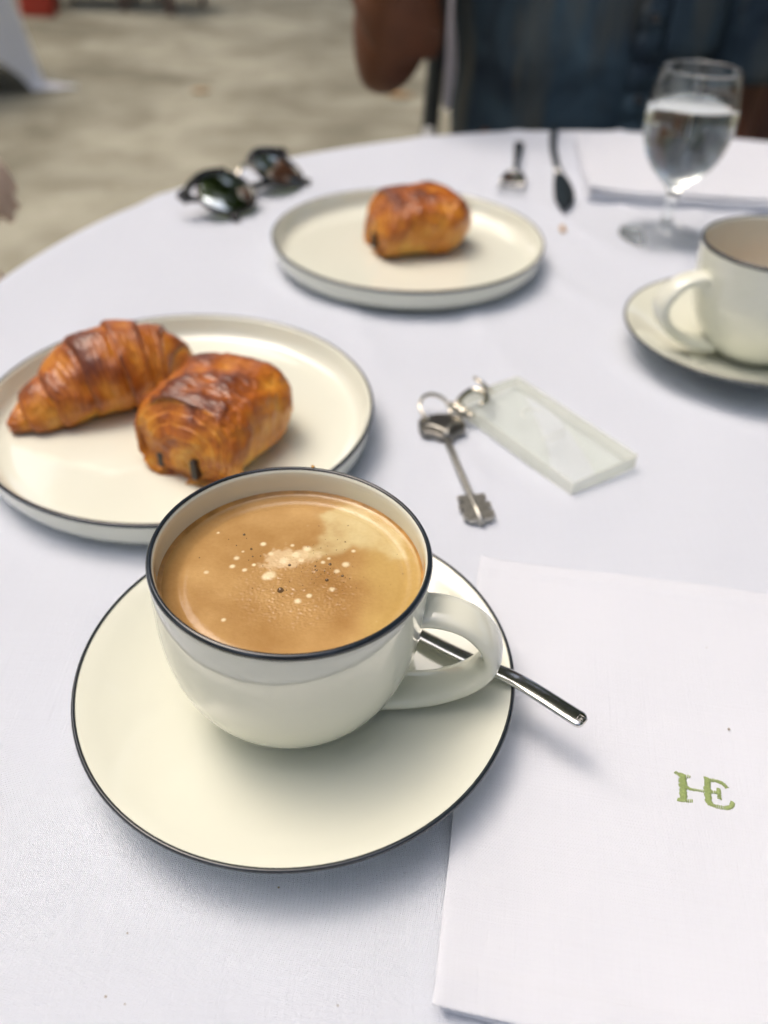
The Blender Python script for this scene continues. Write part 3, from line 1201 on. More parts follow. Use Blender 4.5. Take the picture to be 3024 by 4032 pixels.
def pain_mesh():
    """roll along +X; the near end (x = 0) shows the spiral of thin layers"""
    nu, nth, ne = 170, 230, 96
    L, W, H = .064, .0285, .0212
    v, f, col = [], [], []

    def section(th, k=1.0):
        c_, s_ = math.cos(th), math.sin(th)
        ex = .80
        y = W * math.copysign(abs(c_) ** ex, c_)
        z = H * math.copysign(abs(s_) ** ex, s_)
        return y * k, z * k * (1 if s_ > 0 else .93)

    rows = 0
    CY, CZ = -.003, -.0065            # spiral centre, low in the face
    for i in range(ne):               # the end face from the centre outwards
        q = (i + .02) / ne
        for k in range(nth):
            th = 2 * PI * k / nth
            c_, s_ = math.cos(th), math.sin(th)
            y, z = section(th)
            wob = .28 * nz(c_ * 1.4, s_ * 1.4, q * 2.2, 1, 3) + .10 * nz(c_ * 4, s_ * 4, q * 6, 1, 9)
            ph = (q ** 1.15) * 5.2 - th / (2 * PI) + wob * 1.3
            saw = ph - math.floor(ph)
            ridge = (saw / .82) ** .8 if saw < .82 else max(0, (1 - saw) / .18)
            ridge *= min(1.15, max(.15, .62 + 1.3 * nz(c_ * 2.3, s_ * 2.3, q * 4, 1, 41)))
            fine = math.sin((ph * 5.0 + .6 * wob) * 2 * PI)
            out = 1 + .10 * nz(c_ * 1.2, s_ * 1.2, 0, 1, 6) * q
            yy = CY * (1 - q) + y * q * .94 * out
            zz = CZ * (1 - q) + z * q * .94 * out
            big = fbm(yy, zz, 1, 75, 4)
            bulge = -.0056 * (1 - q ** 2.2) + .0150 * max(0, q - .50) * max(0, s_) + .003 * nz(c_, s_, q, 1.3, 2) * q
            x = .004 + bulge - .0009 * ridge * (.7 + .6 * nz(c_ * 2, s_ * 2, q * 3, 1, 33)) - .00016 * fine + .0018 * big * q
            v.append((x, yy, zz))
            t = .36 + .20 * ridge * (.6 + .5 * q) + .07 * fine + .42 * big + .26 * max(0, s_) * q + .22 * q - .15
            if saw > .86:
                t -= .18
            col.append(bake(t))
        rows += 1
    for i in range(nu):               # the body
        u = i / (nu - 1)
        x = .004 + u * L
        endf = 1 - .06 * max(0, 1 - u / .10) ** 2 - .40 * max(0, (u - .70) / .30) ** 2.4
        for k in range(nth):
            th = 2 * PI * k / nth
            c_, s_ = math.cos(th), math.sin(th)
            sk = endf * (1 + .09 * math.sin(PI * min(1, u * 1.1)))
            sk *= 1 + .085 * nz(c_ * 1.1, s_ * 1.1, u * 2.0, 1, 12) + .03 * nz(c_ * 3, s_ * 3, u * 5, 1, 14)
            near = max(0, 1 - u / (.40 + .16 * nz(c_, s_, 0, 1.5, 20)))
            warp = u * 21 + .9 * nz(c_ * 1.5, s_ * 1.5, u * 3, 1, 2) + .35 * nz(c_ * 5, s_ * 5, u * 8, 1, 4) + .35 * s_
            saw = warp - math.floor(warp)
            step = saw if saw < .84 else (1 - saw) / .16 * .84
            step = .45 + (step - .45) * min(1.2, max(.1, .6 + 1.4 * nz(c_ * 2.2, s_ * 2.2, u * 6, 1, 43)))
            fine = math.sin(warp * 4 * 2 * PI)
            y, z = section(th, sk)
            big = fbm(x, y, z, 55, 7)
            mid = fbm(x, y, z, 150, 17, 3)
            up = max(0, s_)
            blister = max(0, nz(x, y, z, 190, 5)) * up + .5 * max(0, nz(x, y, z, 330, 8)) * up
            rad = 1 + (near * (.0011 * (step - .5) + .00018 * fine) + .0018 * big + .0005 * mid + .0011 * blister) / .026
            v.append((x + .006 * s_ * (1 - u) - .0012 * near * step, y * rad, z * rad))
            t = .37 + .54 * up ** 1.3 * (1 - .80 * max(0, u - .40) - .35 * max(0, -c_)) + .42 * big + .16 * mid + near * (.12 * step + .06 * fine - .04)
            t += .10 * near * up
            if s_ < -.1:
                t -= .10
            col.append(bake(t))
        rows += 1
    for i in range(14):               # the far end, plainly rounded
        q = 1 - (i + 1) / 14.3
        for k in range(nth):
            th = 2 * PI * k / nth
            y, z = section(th, endf * q)
            v.append((.004 + L + .007 * (1 - q ** 2), y, z))
            col.append(bake(.5 + .3 * fbm(y, z, 0, 60, 1)))
        rows += 1
    for i in range(rows - 1):
        for k in range(nth):
            k2 = (k + 1) % nth
            f.append((i * nth + k, i * nth + k2, (i + 1) * nth + k2, (i + 1) * nth + k))
    f.append(tuple(range(nth)))
    f.append(tuple((rows - 1) * nth + k for k in range(nth)))
    v = [(x, y, max(z + H * .90, .0002 + .0004 * nz(x, y, 0, 90))) for x, y, z in v]
    o = mobj('crust', v, f, M_PASTRY, None, True, np.array(col))
    fix(o)
    return o


crust = pain_mesh()
PAIN_SPOTS = [('chocolate pastry with spiral end leaning against the croissant', (-.0975, .3290, .0058), R(66), 1.0),
              ('chocolate pastry lying alone on its plate', (-.0150, .6235, .0058), R(19), 1.02)]
choc_boxes = [((-.0095, -.0075), -.0042, .0105, .0034, 0), ((.0120, -.0100), -.0012, .0080, .0036, 0)]
choc_mesh = []
for (y0, z0), x0, hh, wwid, _ in choc_boxes:
    m = MB()
    m.add(*box_vf(x0, x0 + .02, y0 - .0 - wwid / 2, y0 + wwid / 2, -hh / 2, hh / 2))
    o = m.build('chocolate_bar', M_CHOC, None, True, bevel=.0008)
    o.location = (0, 0, z0 + .0212 * .90)
    choc_mesh.append(o)
for i, (lab, loc, rz, sc) in enumerate(PAIN_SPOTS):
    t = thing('chocolate_pastry', lab, 'pastry', loc, (0, 0, rz), 'rolled chocolate pastries')
    t.scale = (sc, sc, sc)
    for src in [crust] + choc_mesh:
        o = src
        if i:
            o = src.copy()
            COL.objects.link(o)
        o.parent = t


# ------------------------------------------------------------------ napkins
def napkin(label, org, ang, wx, wy, layers, seed, mat, lift=.0011, puff=.0022, group=None):
    """folded cloth: layers of sheet, each a little smaller, soft folds at the long sides; local x right, y away"""
    t = thing('napkin', label, 'napkin', (org[0], org[1], 0), (0, 0, ang), group)
    for L in range(layers):
        nx, ny = 70, 70
        v, f = [], []
        z0 = .0010 + lift * L
        inset = .0006 * (layers - 1 - L)
        ov = .0012 + .0008 * math.sin(L * 2.3 + seed)
        for sgn in (1, -1):
            for j in range(ny + 1):
                for i in range(nx + 1):
                    a, b = i / nx, j / ny
                    # denser towards the edges
                    a = .5 - .5 * math.cos(a * PI)
                    b = .5 - .5 * math.cos(b * PI)
                    x = a * wx + (ov if L < layers - 1 else 0) * (1 - a)
                    y = b * wy + ((-.0035 * (a * wx / .05 if a * wx < .05 else 1) + .001) * (1 - b) - .0015 * b if L < layers - 1 else 0)
                    ex = min(a * wx, (1 - a) * wx)
                    ey = min(b * wy, (1 - b) * wy)
                    e = min(ex, ey)
                    rl = max(lift * .5, .0045 if L == layers - 1 else .001)
                    th = lift * .5 * math.sqrt(max(0, 1 - max(0, 1 - e / rl) ** 2))
                    soft = puff * math.exp(-ex / .012) * .5 * (1 if L == layers - 1 else .3)
                    wob = .0019 * nz(x, y, seed + L * .2, 13) + .0007 * nz(x, y, seed + L, 38)
                    hem = .0007 * math.exp(-((ey - .008) / .0022) ** 2)
                    x += .0015 * nz(y, 0, seed + L, 26) * math.exp(-ex / .01)
                    y += .0015 * nz(x, 3, seed + L, 26) * math.exp(-ey / .01)
                    lift2 = .0016 * math.exp(-(a * wx) / .015 - (b * wy) / .02) * (L == layers - 1)
                    v.append((x, y, z0 + sgn * th + soft + (wob + .0010) * (L + 1) / layers + hem * (sgn > 0) + lift2))
        n = (nx + 1) * (ny + 1)
        for s in (0, 1):
            for j in range(ny):
                for i in range(nx):
                    q = [j * (nx + 1) + i, j * (nx + 1) + i + 1, (j + 1) * (nx + 1) + i + 1, (j + 1) * (nx + 1) + i]
                    f.append([x + s * n for x in (q if s == 0 else q[::-1])])
        o = mobj('layer', v, f, mat, t)
    return t


NAP_ANG = R(-7.8)
nap = napkin('white folded napkin with green HE embroidery beside the near saucer', (.0180, .0965), NAP_ANG, .215, .187, 2, 1.7, M_NAPKIN, lift=.0019, puff=.0030, group='folded white napkins')

# satin-stitch monogram; strokes in millimetres from the monogram's middle, in world directions
STROKES = {'letter_h': [([(-6.5, 5.9), (-7.7, .5), (-8.8, -4.2)], 2.6), ([(-8.8, 6.6), (-7.6, 5.6), (-6.6, 5.3), (-4.2, 5.1)], 1.1), ([(-10.7, -4.2), (-9.0, -4.6), (-6.0, -4.5)], 1.1), ([(-6.6, 1.3), (-5.4, .2), (-3.2, -.1), (-.3, -.5)], .95)],
           'letter_e': [([(1.9, 4.8), (.5, -.4), (-.4, -5.1)], 2.3), ([(1.7, 4.3), (4.5, 4.0), (6.5, 3.1), (7.6, 1.4)], 1.15), ([(.7, -.4), (3.2, -.6), (4.2, -1.1)], 1.1), ([(4.6, .8), (4.2, -1.0), (3.8, -3.1)], 1.25), ([(-.6, -5.0), (1.5, -6.0), (4.7, -6.5), (6.8, -5.9), (7.9, -4.3)], 1.4)]}
rotm = Matrix.Rotation(-NAP_ANG, 3, 'Z')
MON = Vector((.1126, .1680, 0)) - Vector((.0180, .0965, 0))
_lv = np.array([tuple(q.co) for q in nap.children[-1].data.vertices])
_lv = _lv[:len(_lv) // 2]


def nap_top(x, y):
    d_ = (_lv[:, 0] - x) ** 2 + (_lv[:, 1] - y) ** 2
    k = np.argsort(d_)[:4]
    return float(_lv[k, 2].mean())


for nm, strokes in STROKES.items():
    m = MB()
    for pts, wmm in strokes:
        ln = sum(math.dist(a, b) for a, b in zip(pts, pts[1:]))
        ns = int(ln / .40)
        sp = spline(pts, ns)
        for i, p in enumerate(sp):
            a, b = sp[max(i - 1, 0)], sp[min(i + 1, ns - 1)]
            tg = (b - a) / np.linalg.norm(b - a)
            nr = np.array([-tg[1], tg[0]]) + tg * .25
            hw = wmm / 2 * (1 + random.uniform(-.2, .2))
            path = []
            for s in (-1, -.6, 0, .6, 1):
                q = p + nr * hw * s
                q3 = rotm @ (Vector((q[0] * .001, q[1] * .001, 0)) + MON)
                path.append(q3 + Vector((0, 0, nap_top(q3.x, q3.y) + .0004 * (1 - s * s) - .0001 + random.uniform(0, .00008))))
            m.add(*tube_vf(path, .00021, 6))
    m.build(nm, M_THREAD, nap)

napkin('white folded napkin behind the glass of water at the far table edge', (.1690, .7620), R(-5), .19, .175, 4, 4.2, M_NAPKIN, lift=.0032, puff=.003, group='folded white napkins')


# ------------------------------------------------------------------ keys
def keychain():
    t = thing('keychain', 'door key on a ring with a clear acrylic tag', 'keys')
    # key: local frame, y along the shaft from the bow (0) to the tip
    bow = Vector((.0290, .3900, 0))
    tip = Vector((.0462, .3085, 0))
    d_ = (tip - bow).normalized()
    s_ = Vector((-d_.y, d_.x, 0))

    def W(a, b, z):
        return bow + s_ * a + d_ * b + Vector((0, 0, z))
    k = thing_part = bpy.data.objects.new('key', None)
    link(k, t)
    m = MB()
    bowpoly = [(-.0118, -.0030), (-.0085, -.0065), (.0, -.0078), (.0085, -.0065), (.0118, -.0030), (.0128, .0045), (.0112, .0092), (.0070, .0108), (.0030, .0150), (-.0030, .0150), (-.0070, .0108), (-.0112, .0092), (-.0128, .0045)]
    v, f = prism_vf([(a, b) for a, b in bowpoly], .0015, .0062)
    m.add([W(*p) for p in v], f)
    o = fix(m.build('bow', simple('dark_nickel', (.20, .195, .18), rough=.3, var=.3, nscale=500, metal=1), k, bevel=.0012))
    m = MB()
    m.add(*tube_vf([W(-.0105, .0030, .0062), W(-.005, .0050, .0064), W(-.001, .0095, .0064), W(0, .014, .0058)], .0011, 8))
    m.add(*tube_vf([W(.0105, .0030, .0062), W(.005, .0050, .0064), W(.001, .0095, .0064), W(0, .014, .0058)], .0011, 8))
    m.build('bow_ridge', M_KEYMETAL, k)
    m = MB()
    m.add(*tube_vf([W(0, .012, .0036), W(0, .035, .0030), W(0, .070, .0026), W(0, .0835, .0026)], [.0019, .0018, .0018, .0016], 14))
    m.build('shaft', M_KEYMETAL, k)
    for sg in (-1, 1):
        poly = [(0, .0625), (.0068, .0625), (.0068, .0665), (.0052, .0665), (.0052, .0690), (.0078, .0690), (.0078, .0725), (.0055, .0725), (.0055, .0750), (.0075, .0750), (.0075, .0795), (.0058, .0795), (.0058, .0815), (0, .0815)]
        poly = [(a * sg, b) for a, b in poly]
        if sg < 0:
            poly = poly[::-1]
        v, f = prism_vf(poly, .0016, .0036)
        fix(MB().add([W(*p) for p in v], f).build('bit', M_KEYMETAL, k, smooth=False))
    # split ring through the bow
    def ring(c, r, rad, nx, name, mat, turns=1.0, parent=t):
        nx = Vector(nx).normalized()
        a = nx.cross(Vector((0, 0, 1)))
        a = a.normalized() if a.length > 1e-3 else Vector((1, 0, 0))
        b = nx.cross(a)
        n = int(48 * turns)
        pts = []
        for i in range(n + 1):
            an = 2 * PI * turns * i / n
            pts.append(Vector(c) + a * math.cos(an) * r + b * math.sin(an) * r + nx * (rad * 1.9 * (i / n - .5) * (turns > 1)))
        if turns == 1.0:
            return MB().add(*tube_vf(pts[:-1], rad, 10, closed=True)).build(name, mat, parent)
        return MB().add(*tube_vf(pts, rad, 10)).build(name, mat, parent)
    ring((.0260, .4000, .0078), .0088, .0009, (.25, -.35, .9), 'split_ring', M_BRIGHT, 1.9)
    # lobster clasp: body, hook and swivel
    cl = bpy.data.objects.new('clasp', None)
    link(cl, t)
    MB().add(*tube_vf(spline([(.0335, .4070, .006), (.0370, .4020, .0075), (.0400, .3985, .0075), (.0440, .3950, .0065)], 12), [.0016, .0024, .0028, .0030, .0030, .0029, .0030, .0026, .0028, .0024, .0026, .0018], 10)).build('swivel', M_BRIGHT, cl)
    MB().add(*tube_vf(spline([(.0375, .4020, .0085), (.0420, .4110, .0095), (.0480, .4160, .0105), (.0535, .4120, .0110), (.0545, .4050, .0108), (.0505, .4005, .0105)], 26), [.0019] * 20 + [.0018, .0017, .0016, .0015, .0014, .0012], 10)).build('hook', M_BRIGHT, cl)
    ring((.0535, .4205, .0115), .0062, .0011, (.6, .3, .75), 'jump_ring', M_BRIGHT)
    for p in ((.0395, .3990, .0090), (.0425, .3965, .0085), (.0452, .3938, .0075)):
        vv, ff = lathe_vf([(0, -.0022), (.0017, -.0014), (.0022, 0), (.0017, .0014), (0, .0022)], 12)
        MB().add([(x + p[0], y + p[1], z + p[2]) for x, y, z in vv], ff).build('bead', M_BRIGHT, cl)
    # acrylic tag
    c0 = Vector((.0917, .3338, 0))
    e1 = Vector((.0367, .0260, 0))
    e2 = Vector((-.0537, .0760, 0))
    u1, u2 = e1.normalized(), e2.normalized()
    a1, a2 = e1.length, e2.length
    ft = MB()
    v, f = box_vf(0, a1, 0, a2, .0008, .0092)
    ft.add([c0 + u1 * x + u2 * y + Vector((0, 0, z)) for x, y, z in v], f)
    tagp = ft.build('tag', M_ACRYL, t, smooth=False, bevel=.0005)
    # frosted saw-cut edges; their pale colour also paints in the acrylic's edge glow
    em_, nt_, p_ = new_mat('frosted_edge')
    p_.inputs['Base Color'].default_value = (.93, .93, .84, 1)
    p_.inputs['Roughness'].default_value = .3
    tr_ = N(nt_, 'ShaderNodeBsdfTransparent')
    ms_ = N(nt_, 'ShaderNodeMixShader', i_0=.38)
    nt_.links.new(tr_.outputs[0], ms_.inputs[1])
    nt_.links.new(p_.outputs[0], ms_.inputs[2])
    nt_.links.new(ms_.outputs[0], nt_.nodes['Material Output'].inputs[0])
    for (xa, xb, ya, yb) in ((-.0003, .0003, 0, a2), (a1 - .0003, a1 + .0003, 0, a2), (.0004, a1 - .0004, -.0003, .0003), (.0004, a1 - .0004, a2 - .0003, a2 + .0003)):
        v, f = box_vf(xa, xb, ya, yb, .0013, .0088)
        MB().add([c0 + u1 * x + u2 * y + Vector((0, 0, z)) for x, y, z in v], f).build('edge', em_, tagp, smooth=False)
    # faint frosted lettering-like emblem etched in the middle of the tag: a small arc and two short bars
    fm = simple('frosted_etch', (.72, .74, .68), rough=.6, var=.05)
    em = MB()

    def TP(x, y):
        return c0 + u1 * x + u2 * y + Vector((0, 0, .0095))
    arc = [TP(.024 + .0055 * math.cos(a), .058 + .0045 * math.sin(a)) for a in np.linspace(-.3, 3.6, 16)]
    em.add(*tube_vf(arc, .00028, 6))
    em.add(*tube_vf([TP(.012, .036), TP(.030, .037)], .00028, 6))
    em.add(*tube_vf([TP(.014, .0325), TP(.026, .0332)], .00028, 6))
    em.build('etched_emblem', fm, tagp)
    return t


keychain()


# ------------------------------------------------------------------ sunglasses
def sunglasses():
    t = thing('sunglasses', 'dark round sunglasses with folded arms lying at the table edge', 'sunglasses')
    A = Vector((-.1690, .6880, .028))      # hinge nearer the viewer
    B = Vector((-.1060, .8080, .028))      # far hinge
    ex = (B - A).normalized()
    L = (B - A).length
    hd = Vector((ex.y, -ex.x, 0)).normalized()          # away from the brow, across the table
    ey = (hd * .046 + Vector((0, 0, -.024))).normalized()
    nn = ex.cross(ey)
    if nn.z < 0:
        nn = -nn

    def P(a, b, c=0):
        bow = -.006 * (2 * a / L - 1) ** 2
        return A + ex * a + ey * b + nn * (c + bow)
    rx, ry = .0255, .0225
    for cx in (.031, L - .031):
        path = [P(cx + rx * math.cos(q), .021 + ry * math.sin(q) * (1 + .06 * math.cos(q))) for q in np.linspace(0, 2 * PI, 49)[:-1]]
        MB().add(*tube_vf(path, .0021, 8, closed=True)).build('rim', M_BLACK, t)
        v, f = [P(cx, .021, .0022)], []
        for i in range(1, 9):
            q = i / 8
            for k in range(40):
                a = 2 * PI * k / 40
                v.append(P(cx + rx * q * math.cos(a), .021 + ry * q * math.sin(a) * (1 + .06 * math.cos(a)), .0022 * (1 - q * q)))
        for k in range(40):
            f.append((0, 1 + k, 1 + (k + 1) % 40))
        for i in range(7):
            for k in range(40):
                k2 = (k + 1) % 40
                f.append((1 + i * 40 + k, 1 + (i + 1) * 40 + k, 1 + (i + 1) * 40 + k2, 1 + i * 40 + k2))
        MB().add(v, f).build('lens', M_LENS, t)
    mid = L / 2
    MB().add(*tube_vf(spline([P(.0545, .014), P(mid, .008, .003), P(L - .0545, .014)], 12), .0020, 8)).build('bridge', M_BRIGHT, t)
    MB().add(*tube_vf(spline([P(.001, .004), P(.012, -.0005), P(.031, -.003), P(.050, .003)], 14), .0032, 8)).build('brow', M_BLACK, t)
    MB().add(*tube_vf(spline([P(L - .001, .004), P(L - .012, -.0005), P(L - .031, -.003), P(L - .050, .003)], 14), .0032, 8)).build('brow', M_BLACK, t)
    # temples folded underneath, their curved tips showing below the lenses
    for h, dirn, lab in ((0.0, 1, 0), (L, -1, 1)):
        tipx = L - .018 if lab == 0 else .020
        pts = [P(h, .006), P(h + dirn * .004, .006, -.006), A + ex * (h + dirn * .03) + hd * .010 + Vector((0, 0, -.016 - .004 * lab)),
               A + ex * (h + dirn * .09) + hd * .014 + Vector((0, 0, -.0205 - .002 * lab)), A + ex * tipx + hd * .030 + Vector((0, 0, -.0235))]
        pts.append(A + ex * tipx + ex * (.006 * dirn) + hd * .040 + Vector((0, 0, -.0245)))
        n = 24
        MB().add(*tube_vf(spline(pts, n), list(np.linspace(.0022, .0036, n)), 8)).build('temple', M_BLACK, t)
    for h, s in ((0, -1), (L, 1)):
        a = P(h + s * .001, .005)
        v, f = box_vf(-.004, .004, -.005, .005, -.0045, .0025)
        MB().add([a + ex * x + ey * y + nn * z for x, y, z in v], f).build('hinge', M_BLACK, t, bevel=.001)


sunglasses()


# ------------------------------------------------------------------ wine glass and water
def wineglass():
    t = thing('wine_glass', 'stemmed wine glass half filled with water behind the cup', 'glass', (.2190, .6850, .0003))
    t.scale = (.955, .955, 1)
    outer = [(0, 0), (.0355, 0), (.0372, .0007), (.0374, .0014), (.0360, .0021), (.0250, .0034), (.0120, .0058), (.0062, .0100), (.0046, .0170), (.0044, .0260), (.0052, .0350),
             (.0085, .0410), (.0150, .0470), (.0225, .0545), (.0290, .0640), (.0332, .0750), (.0350, .0860), (.0348, .0960), (.0335, .1070), (.0315, .1180), (.0302, .1243)]
    sp = [tuple(p) for p in spline(outer[5:], 70)]
    prof = outer[:5] + sp + [(.0296, .1250), (.0289, .1243)]
    inner = [(.0289, .1240), (.0302, .1180), (.0322, .1070), (.0335, .0960), (.0337, .0860), (.0319, .0750), (.0277, .0640), (.0212, .0545), (.0138, .0478), (.0065, .0440), (0, .0430)]
    prof += [(max(0, p[0]), p[1]) for p in spline(inner, 40)]
    prof[-1] = (0, .0430)
    fix(MB().add(*lathe_vf(prof, 96)).build('bowl_and_stem', M_GLASS, t))
    wl = .1015
    wp = [(0, .0431)]
    for p in spline(inner[::-1], 60)[1:]:
        if p[1] < wl:
            wp.append((max(p[0], .0005) + .0001, p[1] - .00005))
    rr = np.interp(wl, [q[1] for q in inner[::-1]], [q[0] for q in inner[::-1]])
    wp += [(rr + .0001, wl), (0, wl)]
    o = fix(MB().add(*lathe_vf(wp, 96)).build('water', M_WATER))
    o.location = t.location
    o.scale = t.scale
    tag(o, 'clear water filling the bowl of the wine glass', 'water')


wineglass()

# ------------------------------------------------------------------ crumbs and specks
def crumb(label, loc, size, mat, seed, group, stretch=(1, 1, .7)):
    bm = bmesh.new()
    bmesh.ops.create_icosphere(bm, subdivisions=2, radius=1)
    for v in bm.verts:
        k = 1 + .45 * nz(v.co.x, v.co.y, v.co.z, 1.3, seed)
        v.co = Vector((v.co.x * stretch[0], v.co.y * stretch[1], v.co.z * stretch[2])) * k * size
    me = bpy.data.meshes.new('crumb')
    bm.to_mesh(me)
    bm.free()
    me.materials.append(mat)
    o = link(bpy.data.objects.new('crumb', me))
    o.location = loc
    return tag(o, label, 'crumb', group)


crumb('golden oblong pastry crumb lying in front of the knife point', (.1379, .6906, .0022), .0030, M_CRUMB, 2, 'crumbs on the table', (.75, 1.9, .8))
crumb('tiny pastry crumb on the back of the near cup rim', (-.0262, .2488, .0755), .0007, M_CRUMB, 5, 'crumbs on the table')
for i, (x, y, z) in enumerate([(-.0713, .1156, .0003), (-.0729, .0981, .0003), (-.0671, .0963, .0003), (-.0285, .1310, .0003), (-.0081, .0979, .0003)]):
    crumb(['tiny dark speck on the tablecloth by itself, left of the saucer front', 'left one of two close specks at the bottom edge of the tablecloth',
           'right one of two close specks at the bottom edge of the tablecloth', 'tiny dark speck on the tablecloth just below the front of the saucer rim',
           'tiny dark speck on the tablecloth nearest the lower left napkin corner'][i], (x, y, z), .00023 + .00008 * (i % 2), M_SPECK, i, 'specks on the tablecloth')
for i, (x, y, z) in enumerate([(.0898, .2288, .0046), (.1304, .2327, .0046), (.1292, .2465, .0046), (.0885, .1324, .0046), (.1080, .2389, .0046), (.1278, .1935, .0046)]):
    crumb(['tiny speck on the embroidered napkin nearest the spoon tip', 'tiny speck on the embroidered napkin straight above the green H',
           'tiny speck on the embroidered napkin nearest its far edge', 'tiny speck on the embroidered napkin, the only one below the letters',
           'tiny speck on the embroidered napkin between its far edge and the spoon tip', 'tiny speck on the embroidered napkin closest to the green E'][i], (x, y, z), .00030 + .00008 * (i % 3), M_SPECK, i + 9, 'specks on the embroidered napkin')


# ------------------------------------------------------------------ people
def body_tube(mb, pts, n=18, seg=18, flat=None, up=(0, 0, 1)):
    sp = spline(pts, n)
    mb.add(*tube_vf([p[:3] for p in sp], [max(p[3], .003) for p in sp], seg, True, flat, up))


def skin_body(name, mat, joints, bones, root, parent):
    me = bpy.data.meshes.new(name)
    keys = list(joints)
    me.from_pydata([joints[k][:3] for k in keys], [(keys.index(a), keys.index(b)) for a, b in bones], [])
    o = link(bpy.data.objects.new(name, me), parent)
    me.materials.append(mat)
    sk = o.modifiers.new('skin', 'SKIN')
    for i, k in enumerate(keys):
        r = joints[k][3]
        d = me.skin_vertices[0].data[i]
        d.radius = (r, r) if not isinstance(r, tuple) else r
        d.use_root = (k == root)
    sk.use_smooth_shade = True
    ss = o.modifiers.new('sub', 'SUBSURF')
    ss.levels = 2
    ss.render_levels = 2
    return o


def hand_joints(J, B, side, wrist, fwd, palm_n, curl=.5):
    """palm and five fingers rooted in the palm"""
    w_ = Vector(wrist)
    f_ = Vector(fwd).normalized()
    n_ = Vector(palm_n)
    n_ = (n_ - f_ * n_.dot(f_)).normalized()
    s_ = f_.cross(n_)
    J[side + 'palm'] = (*(w_ + f_ * .045), .026)
    B.append((side + 'wrist', side + 'palm'))
    for i, (off, ln) in enumerate(((-.027, .058), (-.009, .070), (.009, .066), (.026, .052))):
        b0 = w_ + f_ * .085 + s_ * off
        d1 = (f_ - n_ * curl * -.6).normalized()
        d2 = (f_ + n_ * curl * 1.6).normalized()
        p1 = b0 + d1 * ln * .45
        p2 = p1 + d2 * ln * .55
        for nm, p, r in (('k%d' % i, b0, .0105), ('m%d' % i, p1, .0090), ('t%d' % i, p2, .0072)):
            J[side + nm] = (*p, r)
        B += [(side + 'palm', side + 'k%d' % i), (side + 'k%d' % i, side + 'm%d' % i), (side + 'm%d' % i, side + 't%d' % i)]
    th0 = w_ + f_ * .030 - s_ * .034
    th1 = th0 + (f_ - s_ * .6 + n_ * .4).normalized() * .036
    J[side + 'th0'] = (*th0, .012)
    J[side + 'th1'] = (*th1, .0095)
    B += [(side + 'palm', side + 'th0'), (side + 'th0', side + 'th1')]


def add_face(parent, hc, fwd, mat_skin, mat_hair):
    """eyes, nose, ears and hair on a head centred at hc"""
    f_ = Vector(fwd).normalized()
    s_ = f_.cross(Vector((0, 0, 1))).normalized()
    u_ = Vector((0, 0, 1))
    hc = Vector(hc)
    v, f = lathe_vf([(0, -.012), (.008, -.009), (.012, 0), (.008, .009), (0, .012)], 14)
    me_ = simple('eye_white', (.25, .22, .2), rough=.1)
    for sg in (-1, 1):
        c = hc + f_ * .083 + s_ * sg * .032
        MB().add([c + Vector(p) for p in v], f).build('eye', me_, parent)
    m = MB()
    m.add(*tube_vf([hc + f_ * .088 + u_ * .005, hc + f_ * .105 - u_ * .028, hc + f_ * .088 - u_ * .038], [.007, .013, .009], 10))
    m.build('nose', mat_skin, parent)
    m = MB()
    m.add(*tube_vf([hc + f_ * .086 - u_ * .062 - s_ * .024, hc + f_ * .093 - u_ * .060, hc + f_ * .086 - u_ * .062 + s_ * .024], [.004, .006, .004], 8))
    m.build('mouth', simple('lips', (.28, .10, .08), rough=.4), parent)
    for sg in (-1, 1):
        c = hc + s_ * sg * .080
        MB().add(*tube_vf([c + u_ * .025 - f_ * .01, c + s_ * sg * .008, c - u_ * .03], [.008, .014, .007], 8)).build('ear', mat_skin, parent)
    v, f = [], []
    for i in range(12):
        for k in range(28):
            ph = i / 11 * 1.75
            th = 2 * PI * k / 28
            d_ = f_ * math.cos(th) * math.sin(ph) * .094 + s_ * math.sin(th) * math.sin(ph) * .087 + u_ * math.cos(ph) * .118
            if math.cos(th) > .2 and ph > .9:
                d_ *= .86
            v.append(hc + d_ * (1.02 + .02 * nz(d_.x, d_.y, d_.z, 60)) + u_ * .012)
    for i in range(11):
        for k in range(28):
            k2 = (k + 1) % 28
            f.append((i * 28 + k, i * 28 + k2, (i + 1) * 28 + k2, (i + 1) * 28 + k))
    MB().add(v, f).build('hair', mat_hair, parent)


def garment(rings, nseg=64, cx=0, seed=0, wr=.006, zscale=12):
    """rings: (x, y, z, half width, half depth); a wrinkled shell"""
    sp = spline(rings, 46)
    v, f = [], []
    for i, p in enumerate(sp):
        for k in range(nseg):
            a = 2 * PI * k / nseg
            c_, s_ = math.cos(a), math.sin(a)
            x = p[0] + p[3] * math.copysign(abs(c_) ** .85, c_)
            y = p[1] + p[4] * math.copysign(abs(s_) ** .85, s_)
            wv = wr * (nz(x * 16, y * 16, p[2] * 5, 1, seed) + .6 * nz(x * 30, y * 30, p[2] * 14, 1, seed + 3))
            v.append((x + c_ * wv, y + s_ * wv, p[2]))
    for i in range(45):
        for k in range(nseg):
            k2 = (k + 1) % nseg
            f.append((i * nseg + k, i * nseg + k2, (i + 1) * nseg + k2, (i + 1) * nseg + k))
    return v, f


def sleeve(pts, seed, wr=.006, n=26, seg=30, hang=None):
    sp = spline(pts, n)
    v, f = tube_vf([p[:3] for p in sp], [p[3] for p in sp], seg, False)
    out = []
    for p in v:
        k = wr * (nz(p.x * 20, p.y * 20, p.z * 9, 1, seed) + .5 * nz(p.x, p.y, p.z, 40, seed))
        out.append((p.x + k, p.y + k * .6, p.z))
    return out, f


